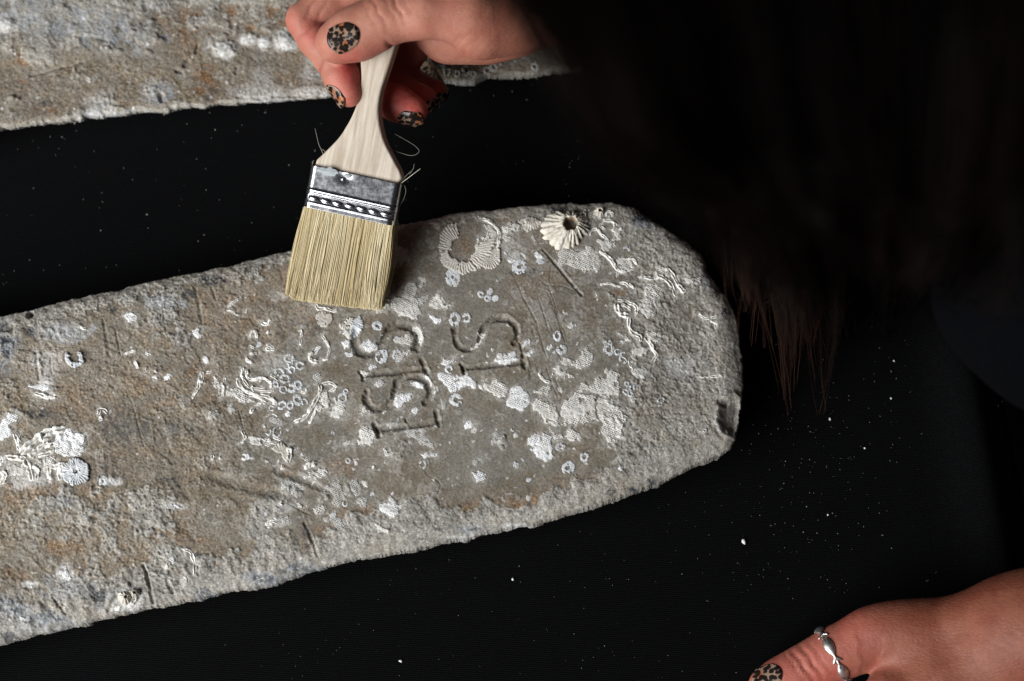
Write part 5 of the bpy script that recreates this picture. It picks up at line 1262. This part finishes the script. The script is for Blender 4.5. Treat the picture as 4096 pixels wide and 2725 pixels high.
RH.chain([(P(1650, 0, 72), 10), (P(1560, 150, 62), 8), (P(1450, 290, 57), 7.0)], 0.005, 0.002)                                  # ring
RH.chain([(P(1450, 290, 57), 7.0), (P(1580, 355, 53), 6.8), (P(1693, 394, 56), 6.1)], 0.006, 0.0012)
RH.chain([(P(1680, 90, 66), 10), (P(1640, 190, 58), 8), (P(1590, 255, 52), 8), (P(1520, 285, 48), 6.3)], 0.005, 0.002)          # little
RH.chain([(P(1520, 285, 48), 6.2), (P(1650, 340, 47), 6.2), (P(1742, 364, 49), 5.4)], 0.006, 0.0012)
tax = unit(P(1640, 60, 110) - P(1400, 140, 106))
for o, dep, w in ((-0.0075, 0.0002, 0.0006), (-0.0035, 0.0004, 0.0006), (0.0012, 0.0003, 0.0006), (0.0046, 0.00048, 0.0006), (0.0085, 0.0002, 0.0006)):
    RH.creases.append((P(1548, 48, 116) + tax * o, unit(tax + np.array([0.05, 0.22, 0])), w, dep, 0.0085, 0.0004))
RH.creases.append((P(1562, 172, 106), unit(tax + np.array([0.1, -0.1, 0.2])), 0.0011, 0.0009, 0.006, 0.0))
for (u, v, z, ax, dep) in ((1300, 262, 90, (0.75, -0.65, 0), 0.0007), (1212, 130, 98, (0.5, -0.85, 0), 0.0003), (1250, 30, 99, (-1, 0.5, 0), 0.0004), (1290, 46, 99, (-1, 0.6, 0), 0.0003)):
    RH.creases.append((P(u, v, z), unit(np.array(ax)), 0.0008, dep, 0.007, 0.0004))
for o in range(6):                                                  # folds across the ball of the thumb
    RH.creases.append((P(1790 + 62 * o, 178 - 3 * o * o, 108 - o), unit(np.array([-0.45 - 0.1 * o, 1.0, 0.25])), 0.0009, 0.00022, 0.010, 0.0006))
RH.flush = [(P(1420, 290, 92), 9, 1.0), (P(1400, 350, 90), 10, 0.6), (P(1420, 210, 104), 9, 0.55), (P(1500, 190, 104), 9, 0.45), (P(1255, 130, 98), 7, 0.5), (P(1600, 410, 74), 13, 0.95), (P(1680, 440, 72), 10, 0.9), (P(1700, 380, 60), 14, 0.8), (P(1770, 350, 52), 12, 0.9), (P(1550, 340, 60), 14, 0.6), (P(1170, 90, 96), 6, 0.3), (P(1400, 20, 92), 9, 0.4), (P(1650, 250, 60), 20, 0.5)]
rv, rf = surface_nets(RH.d, np.array([P(1060, 600, 20)[0] - 0.01, P(1400, 560, 60)[1] - 0.004, 0.034]), np.array([Wr[0] + 0.006, P(1500, -330, 95)[1], 0.134]), 0.0009)

LH = Hand()
Wl = P(4060, 2520, 36)
LH.chain([(P(3066, 2748, 10), 7.9), (P(3140, 2718, 11.5), 8.7), (P(3236, 2668, 14), 8.9), (P(3330, 2622, 17), 9.7), (P(3400, 2592, 19), 9.8), (P(3488, 2548, 22), 11.2), (P(3580, 2534, 24), 11.9), (P(3670, 2531, 26), 12.3), (P(3770, 2530, 28), 12.7), (P(3870, 2527, 31), 13.0), (Wl, 14)], 0.007, 0.012)
for (u, v, z, r, fz) in ((3565, 2792, 26, 11.0, [(3330, 2980, 17, 8.5), (3230, 3090, 10, 7.5), (3165, 3160, 8, 6.6)]), (3650, 2900, 27, 11.0, [(3440, 3130, 17, 8.6), (3340, 3250, 10, 7.6), (3275, 3330, 8, 6.7)]), (3770, 2985, 25, 10.5, [(3590, 3210, 16, 8.2), (3500, 3330, 10, 7.3), (3440, 3400, 8, 6.4)]), (3890, 3040, 21, 9.6, [(3770, 3210, 13, 7.2), (3700, 3300, 9, 6.4), (3660, 3360, 7, 5.6)])):
    LH.chain([(P(3990, 2640, 32), 15), (P((3990 + u) / 2, (2640 + v) / 2, z + 2), 13), (P(u, v, z), r)], 0.01, 0.007)
    LH.chain([(P(u, v, z), r * 0.95)] + [(P(*q[:3]), q[3]) for q in fz], 0.005, 0.004)
LH.chain([(P(3640, 2640, 22), 11), (P(3800, 2700, 24), 14), (P(3920, 2850, 20), 14), (Wl, 14)], 0.012, 0.008)
LH.chain([(P(3545, 2640, 17), 8.0), (P(3660, 2610, 22), 11)], 0.006, 0.004)
El = np.array([0.43, -0.17, 0.10])
LH.chain([(P(3990, 2600, 32), 15.5), (P(4060, 2545, 38), 18), (P(4180, 2525, 44), 20.5), (El, 34)], 0.02, 0.012)
lax = unit(P(3400, 2592, 19) - P(3066, 2748, 10))
for o, dep, w in ((-0.0045, 0.0005, 0.0006), (-0.0012, 0.0009, 0.0008), (0.0030, 0.0008, 0.0007), (0.0070, 0.0004, 0.0006)):
    LH.creases.append((P(3218, 2655, 23) + lax * o, unit(lax + np.array([0.04 * math.sin(o * 900), 0.2, 0])), w, dep, 0.0085, 0.0003))
for o in range(5):                                                  # folds by the web and the wrist
    LH.creases.append((P(3440 + 17 * o, 2600 + 6 * o, 28), unit(np.array([1.0, 0.15 - 0.06 * o, 0])), 0.0009, 0.0004, 0.011, 0.0005))
LH.flush = [(P(3130, 2720, 14), 14, 0.5), (P(3300, 2680, 20), 14, 0.55), (P(3440, 2500, 30), 14, 0.6), (P(3500, 2500, 30), 12, 0.3), (P(3520, 2600, 26), 12, 0.35), (P(3640, 2650, 36), 20, 0.25), (P(3800, 2560, 40), 22, 0.3)]
lv, lf = surface_nets(LH.d, np.array([P(2960, 2700, 0)[0], P(3300, 3420, 8)[1] - 0.01, -0.004]), np.array([0.285, P(3700, 2260, 30)[1], 0.092]), 0.0011)

# arms, trunk and head (beyond the frame), one coarse surface that runs into both wrists
Er = np.array([0.285, 0.235, 0.115]); Sr = np.array([0.44, 0.19, 0.36]); Sl = np.array([0.47, -0.15, 0.36])
HEADC = np.array([0.185, 0.165, 0.47])
def trunk(Q, grow=0.0, skin=True):
    d = cone(Q, np.array([0.46, 0.02, 0.35]), np.array([0.62, 0.02, -0.05]), 0.115, 0.135)
    d = smin(d, cone(Q, Sr, Sl, 0.062, 0.062), 0.06)
    d = smin(d, cone(Q, np.array([0.62, 0.02, -0.05]), np.array([0.66, 0.02, -0.30]), 0.14, 0.16), 0.05)
    d = smin(d, cone(Q, Sr, Er * 0.55 + Sr * 0.45, 0.052, 0.044), 0.03)
    d = smin(d, cone(Q, Sl, El * 0.55 + Sl * 0.45, 0.052, 0.044), 0.03)
    return d - grow
def bodyd(Q):
    d = trunk(Q)
    for S_, E_, W_, wr in ((Sr, Er, Wr, 0.0165), (Sl, El, P(4180, 2500, 44), 0.0215)):
        d = smin(d, cone(Q, S_, E_, 0.05, 0.038), 0.02)
        d = smin(d, cone(Q, E_, W_, 0.036, wr), 0.012)
    d = smin(d, cone(Q, np.array([0.43, 0.03, 0.40]), np.array([0.27, 0.12, 0.45]), 0.058, 0.052), 0.03)
    d = smin(d, cone(Q, HEADC, HEADC + np.array([0.03, -0.005, 0.03]), 0.078, 0.085), 0.03)
    d = smin(d, cone(Q, HEADC + np.array([-0.03, 0.02, -0.06]), HEADC + np.array([0.0, 0, -0.03]), 0.042, 0.07), 0.02)   # face, looking down
    d = smin(d, cone(Q, HEADC + np.array([-0.075, 0.03, -0.05]), HEADC + np.array([-0.06, 0.025, -0.02]), 0.011, 0.008), 0.01)
    return d
tv, tf = surface_nets(bodyd, np.array([-0.02, -0.28, -0.34]), np.array([0.84, 0.34, 0.60]), 0.009, 1)
nv = len(rv); n2v = nv + len(lv)
fl1, cr1 = RH.attrs(rv); fl2, cr2 = LH.attrs(lv); fl2 = np.clip(0.22 + 0.8 * fl2, 0, 1)
person = empty("person", (0.5, 0.02, 0.0), "person in dark clothes with long dark hair leaning in, brush in right hand", "person")
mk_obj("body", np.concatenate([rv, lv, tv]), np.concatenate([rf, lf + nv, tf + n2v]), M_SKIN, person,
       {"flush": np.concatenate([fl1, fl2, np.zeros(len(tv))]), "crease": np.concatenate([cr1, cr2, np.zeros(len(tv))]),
        "tan": np.concatenate([0.5 * sstep(1650, 2100, project(rv[:, 0], rv[:, 1], rv[:, 2])[0]), 0.22 + 0.74 * sstep(3200, 3700, project(lv[:, 0], lv[:, 1], lv[:, 2])[0]), np.full(len(tv), 0.7)])})  # darker skin towards both wrists, most on the left hand
BUST = P(4330, 1130, 150)
def shirtd(Q):
    d = trunk(Q, 0.006)
    d = smin(d, cone(Q, Sr, Er * 0.6 + Sr * 0.4, 0.068, 0.060), 0.03)
    d = smin(d, cone(Q, Sl, El * 0.6 + Sl * 0.4, 0.068, 0.060), 0.03)
    d = smin(d, cone(Q, BUST, np.array([0.46, 0.06, 0.25]), 0.052, 0.10), 0.05)
    return d + 0.004 * np.sin(Q[:, 2] * 60 + Q[:, 1] * 40) * np.sin(Q[:, 1] * 55)
sv, sf = surface_nets(shirtd, np.array([0.10, -0.28, -0.34]), np.array([0.88, 0.34, 0.50]), 0.009, 1)
mk_obj("shirt", sv, sf, M_SHIRT, person)

def fingernail(hand, c, along, up, length, width, curve, label=None):
    """a polished plate lowered on to the finger along -up"""
    along = unit(along - up * np.dot(along, up)); side = np.cross(up, along)
    nu, nv_ = 17, 13
    s = np.linspace(-1, 1, nu); t = np.linspace(0, 1, nv_)
    Sg, Tg = np.meshgrid(s, t, indexing='ij')
    wd = width * (0.86 + 0.14 * np.sin(math.pi * np.clip(Tg, 0, 1) * 0.75))
    tip = (1 - 0.22 * Sg ** 2 * (Tg > 0.5) * (Tg - 0.5) * 2); root = 0.22 * (Sg ** 2) * np.clip(1 - Tg * 2.4, 0, 1)
    tt = (Tg * tip + root - 0.5) * length
    Q = c + Sg[..., None] * wd[..., None] / 2 * side + tt[..., None] * along + up * 0.006
    Q = Q.reshape(-1, 3)
    for _ in range(60):
        d = hand.d(Q); Q = Q - up * np.clip((d - 0.00035) * 0.7, -0.002, 0.002)[:, None]
    q = Q - c
    hgt = (q @ up)
    lim = np.percentile(hgt, 72) - curve * (Sg.ravel() ** 2)       # keep a clean arch
    Q = Q + up * (lim * 0.55 + hgt * 0.45 - hgt)[:, None]
    for _ in range(4):
        Q = Q + up * np.maximum(0, 0.0004 - hand.d(Q))[:, None]
    Qb = Q - up * 0.0011
    f = grid_faces(nu, nv_)
    N = len(Q)
    b = np.concatenate([np.arange(nv_), np.arange(1, nu) * nv_ + nv_ - 1, (nu - 1) * nv_ + np.arange(nv_ - 2, -1, -1), np.arange(nu - 2, 0, -1) * nv_])
    bn = np.roll(b, -1)
    rim = np.stack([b, bn, bn + N, b + N], -1)
    o = mk_obj("fingernail", np.concatenate([Q, Qb]), np.concatenate([f, f[:, ::-1] + N, rim]), M_NAIL, person)
    if label: o["label"] = label
    return o
def cam_dir(p): return unit(CAM - p)
def nail_at(hand, u, v, z, u2, v2, z2, tilt, length, width, curve=0.0012, label=None):
    """centre at photo position u, v; grows towards u2, v2; plate tilted from the view by tilt (a world vector)"""
    c = P(u, v, z); al = unit(P(u2, v2, z2) - c); up = unit(cam_dir(c) + np.array(tilt))
    return fingernail(hand, c, al, up, length, width, curve, label)
nail_at(RH, 1372, 152, 113, 1300, 186, 110, (0.05, 0.12, 0), 0.0138, 0.0119, 0.0014, "leopard print thumbnail of the hand with the brush")
nail_at(RH, 1354, 383, 86, 1384, 432, 84, (-2.0, -0.55, 0), 0.0112, 0.0092, 0.0012)
nail_at(RH, 1640, 488, 70, 1690, 506, 70, (-0.30, -1.25, 0), 0.0118, 0.0098, 0.0014)
nail_at(RH, 1728, 432, 56, 1748, 440, 56, (0.75, -1.1, 0), 0.0105, 0.009, 0.0014)
nail_at(RH, 1776, 398, 50, 1796, 402, 50, (0.6, -1.1, 0), 0.0090, 0.0078, 0.0014)
nail_at(LH, 3072, 2712, 17, 3010, 2742, 13, (-0.12, 0.30, 0), 0.0132, 0.0114, 0.0016, "leopard print thumbnail of the hand resting on the cloth")

for (a, b) in (((3197, 3125, 9), (3165, 3160, 8)), ((3307, 3290, 9), (3275, 3330, 8)), ((3470, 3365, 9), (3440, 3400, 8)), ((3680, 3330, 8), (3660, 3360, 7))):
    nail_at(LH, *a, *b, (0, 0.35, 0.2), 0.0108, 0.0092, 0.0013)

# hair: locks falling from the head across the upper right
def make_hair():
    g = np.random.default_rng(5)
    NL, per, S = 150, 34, 16
    paths = []; tones = []; rads = []
    for l in range(NL):
        s = (l + g.random()) / NL
        depth = g.random()
        a = np.array([2010 + 2220 * s + g.normal(0, 40), -300 + 60 * g.normal(), 0.42 + 0.04 * depth])
        b = np.array([2540 + 1500 * s + 110 * (1 - s) * g.normal(0, 1), 370 + 160 * g.normal() + 60 * s, 0.34 + 0.05 * depth])
        c = np.array([2975 + 930 * s + g.normal(0, 45), 840 + 130 * g.normal(), 0.22 + 0.05 * depth])
        ln = g.random()
        e = np.array([max(3010, 3190 + 440 * s + g.normal(0, 80) - (130 if s < 0.16 else 0)), (960 + 660 * ln) * (1.0 if s < 0.4 else 0.82), 0.115 + 0.05 * depth])
        if g.random() < 0.2 and s < 0.6: e = e * 0.6 + c * 0.4
        lw = np.r_[g.normal(0, 0.003, 2), g.random(2) * 6]
        ctrl = np.array([a, b, c, e])
        tn = np.clip(g.normal(0.22, 0.12), 0, 1); tipb = max(0.0, g.normal(0.75, 0.25)) if s < 0.4 else 0.1  # front locks: light on the tips is put into their tone
        spread = (34 + 26 * g.random()) * (1.5 if s < 0.1 else 1.0)
        for k in range(per):
            o1 = g.normal(0, 1, 2); o2 = g.normal(0, 1, 2)
            q = ctrl.copy()
            q[0, :2] += o1 * spread * 1.6; q[1, :2] += o1 * spread * 1.2; q[2, :2] += o1 * spread * 0.8 + o2 * 8; q[3, :2] += o1 * spread * 0.2 + o2 * 16
            q[:, 2] += g.normal(0, 0.006)
            q[3] = q[2] + (q[3] - q[2]) * 1.1 - 0.85 * g.random() ** 0.6
            p = np.array([P(u, v, z * 1000) for u, v, z in q])
            cp = [2 * p[0] - p[1], *p, 2 * p[3] - p[2]]
            row = []
            for i in range(3):
                p0, p1, p2, p3 = cp[i:i + 4]
                for t in np.linspace(0, 1, 5, endpoint=False):
                    row.append(0.5 * (2 * p1 + (p2 - p0) * t + (2 * p0 - 5 * p1 + 4 * p2 - p3) * t * t + (3 * p1 - p0 - 3 * p2 + p3) * t ** 3))
            row.append(p[3]); row = np.array(row)
            wv = np.linspace(0, 1, S); ph = g.random(3) * 6
            row[:, 0] += 0.0012 * wv * np.sin(9 * wv + ph[0]) + lw[0] * wv ** 2 * np.sin(7 * wv + lw[2]); row[:, 1] += 0.0012 * wv * np.sin(8 * wv + ph[1]) + lw[1] * wv ** 2 * np.sin(6 * wv + lw[3])
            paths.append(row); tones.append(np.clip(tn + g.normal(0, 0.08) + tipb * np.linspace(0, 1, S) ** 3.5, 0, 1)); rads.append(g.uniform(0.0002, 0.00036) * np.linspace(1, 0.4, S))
    # the cap of hair on the head itself
    for k in range(2600):
        v = unit(g.normal(0, 1, 3) + np.array([0.2, 0, 0.6]))
        st = HEADC + np.array([0.015, 0, 0.015]) + v * 0.088
        dirn = unit(np.array([-0.42 + g.normal(0, 0.05), 0.04 + g.normal(0, 0.06), -0.9]))
        row = [st]; q = st.copy()
        for i in range(S - 1):
            q = q + dirn * 0.011
            w = q - (HEADC + np.array([0.015, 0, 0.015])); r = np.linalg.norm(w)
            if r < 0.092 or (i < 9 and w[2] > -0.03): q = q + w / r * (0.0905 - r)
            row.append(q.copy())
        paths.append(np.array(row)); tones.append(np.full(S, np.clip(g.normal(0.25, 0.15), 0, 1))); rads.append(np.full(S, 0.0006) * np.linspace(1, 0.5, S))
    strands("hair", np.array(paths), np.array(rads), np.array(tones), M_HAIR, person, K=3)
make_hair()

# ------------------------------------------------------------------ the ring of little fish on the thumb
def make_ring():
    c = P(3332, 2620, 17); ax = unit(lax + np.array([0.10, 0.10, 0.0]))
    up = unit(np.array([0, 0, 1.0]) - ax * ax[2]); sd = np.cross(ax, up)
    R = 0.0101
    ring = empty("finger_ring", tuple(c), "silver ring of small linked fish worn on the thumb at lower right", "ring")
    NF = 6
    aa = np.linspace(0, 2 * math.pi, 72, endpoint=False)
    rr = np.full(72, 0.012)
    for _ in range(30):
        q = c + rr[:, None] * (np.cos(aa)[:, None] * up + np.sin(aa)[:, None] * sd)
        rr = rr - LH.d(q) * 0.8
    rr = np.convolve(np.r_[rr[-4:], rr, rr[:4]], np.ones(9) / 9, 'valid') + 0.00025
    def wrap(a, b, r):
        r = r - R + np.interp(np.mod(a, 2 * math.pi), np.r_[aa, 2 * math.pi], np.r_[rr, rr[0]])
        return c + r[..., None] * (np.cos(a)[..., None] * up + np.sin(a)[..., None] * sd) + b[..., None] * ax
    for k in range(NF):
        na, nb = 26, 9
        t = np.linspace(0, 1, na); s = np.linspace(-1, 1, nb)
        T, Sg = np.meshgrid(t, s, indexing='ij')
        body = 0.0022 * np.sin(math.pi * np.clip(T / 0.76, 0, 1)) ** 0.75
        tail = 0.0022 * sstep(0.72, 1.0, T)
        half = np.maximum(np.maximum(body, tail), 0.00045)
        fork = 0.10 * (1 - np.abs(Sg)) * sstep(0.8, 1.0, T)
        a = (k + T - fork + 0.35) / NF * 2 * math.pi * 0.992
        dome = 0.0007 * (1 - Sg ** 2) * np.where(T < 0.76, np.sin(math.pi * np.clip(T / 0.76, 0, 1)), 0.25)
        eye = -0.00035 * np.exp(-(((T - 0.14) / 0.03) ** 2 + ((Sg - 0.1) / 0.35) ** 2))
        top = wrap(a, Sg * half, R + 0.0006 + dome + eye); bot = wrap(a, Sg * half, np.full(T.shape, R - 0.0002))
        N = T.size; f = grid_faces(na, nb)
        b = np.concatenate([np.arange(nb), np.arange(1, na) * nb + nb - 1, (na - 1) * nb + np.arange(nb - 2, -1, -1), np.arange(na - 2, 0, -1) * nb])
        bn = np.roll(b, -1)
        mk_obj("fish", np.concatenate([top.reshape(-1, 3), bot.reshape(-1, 3)]), np.concatenate([f[:, ::-1], f + N, np.stack([b, b + N, bn + N, bn], -1)]), M_SILVER, ring)
    al = np.linspace(0, 2 * math.pi, 64, endpoint=False)
    rows = [wrap(al, np.full(64, bb), np.full(64, R + dr)) for bb, dr in ((-0.0004, 0), (-0.0004, 0.0005), (0.0004, 0.0005), (0.0004, 0), (-0.0004, 0))]
    mk_obj("band", np.array(rows).reshape(-1, 3), grid_faces(5, 64, True), M_SILVER, ring)
make_ring()

# ------------------------------------------------------------------ dust and crumbs on the cloth
def lump(p, r, g, flat=0.6):
    v = np.array([(0, 0, 1), (0.894, 0, .447), (.276, .851, .447), (-.724, .526, .447), (-.724, -.526, .447), (.276, -.851, .447), (.724, .526, -.447), (-.276, .851, -.447), (-.894, 0, -.447), (-.276, -.851, -.447), (.724, -.526, -.447), (0, 0, -1)])
    f = [(0, 1, 2), (0, 2, 3), (0, 3, 4), (0, 4, 5), (0, 5, 1), (1, 6, 2), (2, 7, 3), (3, 8, 4), (4, 9, 5), (5, 10, 1), (2, 6, 7), (3, 7, 8), (4, 8, 9), (5, 9, 10), (1, 10, 6), (11, 7, 6), (11, 8, 7), (11, 9, 8), (11, 10, 9), (11, 6, 10)]
    w = v * g.uniform(0.6, 1.3, (12, 1)) * np.array([g.uniform(0.7, 1.3), g.uniform(0.7, 1.3), flat]) * r
    return w + p + np.array([0, 0, r * flat * 0.7]), np.array(f)

def make_dust():
    g = np.random.default_rng(21)
    pts = []
    pts += [(g.normal(3200, 190), g.normal(1680, 300), abs(g.normal(0, 0.00011)) + 0.00007) for _ in range(150)]
    pts += [(g.uniform(2950, 4050), g.uniform(1000, 2400), abs(g.normal(0, 0.00009)) + 0.00006) for _ in range(260)]
    pts += [(g.uniform(0, 3000), g.uniform(300, 1250), abs(g.normal(0, 0.00012)) + 0.00009) for _ in range(260)]
    pts += [(g.uniform(900, 3400), g.uniform(1950, 2725), abs(g.normal(0, 0.00008)) + 0.00005) for _ in range(240)]
    pts += [(g.uniform(2250, 3100), g.uniform(600, 1250), abs(g.normal(0, 0.00011)) + 0.00009) for _ in range(120)]
    V = []; F = []; o = 0
    for (u, v, r) in pts:
        p = unproj(float(u), float(v), 0.0)
        if SM.sample(np.array([p[0]]), np.array([p[1]]), SM.d)[0] > -0.001 and SM.x[0] < p[0] < SM.x[-1] and SM.y[0] < p[1] < SM.y[-1]: continue
        p[2] = 0.0002
        a, f = lump(p, min(r, 0.00045), g); V.append(a); F.append(f + o); o += 12
    d = mk_obj("dust", np.concatenate(V), np.concatenate(F), M_DUST, None, smooth=False, kind="stuff")
make_dust()
gg = np.random.default_rng(4)
for (u, v, r, lab) in ((3887, 1630, 0.0011, "white crumb near the cloth's right-hand fold, the largest flake there"), (2975, 2170, 0.0011, "largest pale crumb below the ingot's round end"), (2052, 2318, 0.0006, "small pale crumb just below the ingot's lower edge, alone"), (1602, 2645, 0.0008, "white crumb at the bottom of the photo, left of all other crumbs"),
                       (3319, 1677, 0.00055, "tiny pale crumb in the dust right of the ingot's chipped notch"), (3564, 1595, 0.00055, "tiny pale crumb right of the hair tips, lower of that pair"), (3575, 1445, 0.00055, "tiny pale crumb right of the hair tips, upper of that pair"), (3311, 2060, 0.0006, "small pale crumb midway between dust patch and resting hand"), (3458, 1794, 0.00045, "tiny pale crumb below the scatter of dust, on bare cloth")):
    p = unproj(float(u), float(v), 0.0); p[2] = 0.0003
    a, f = lump(np.zeros(3), r, gg, 0.5)
    o = mk_obj("shell_crumb", a, f, M_CRUMB, None, smooth=False); o.location = p
    tag(o, lab, "crumb", "pale crumbs lying on the black cloth")
o = wire("bristle_fibre", [P(3806, 2194, 0.8), P(3822, 2198, 1.2), P(3834, 2206, 0.8)], 0.00022, M_STRAY, None, 0.95)
tag(o, "short pale curved fibre lying on the cloth above the resting hand", "fibre")
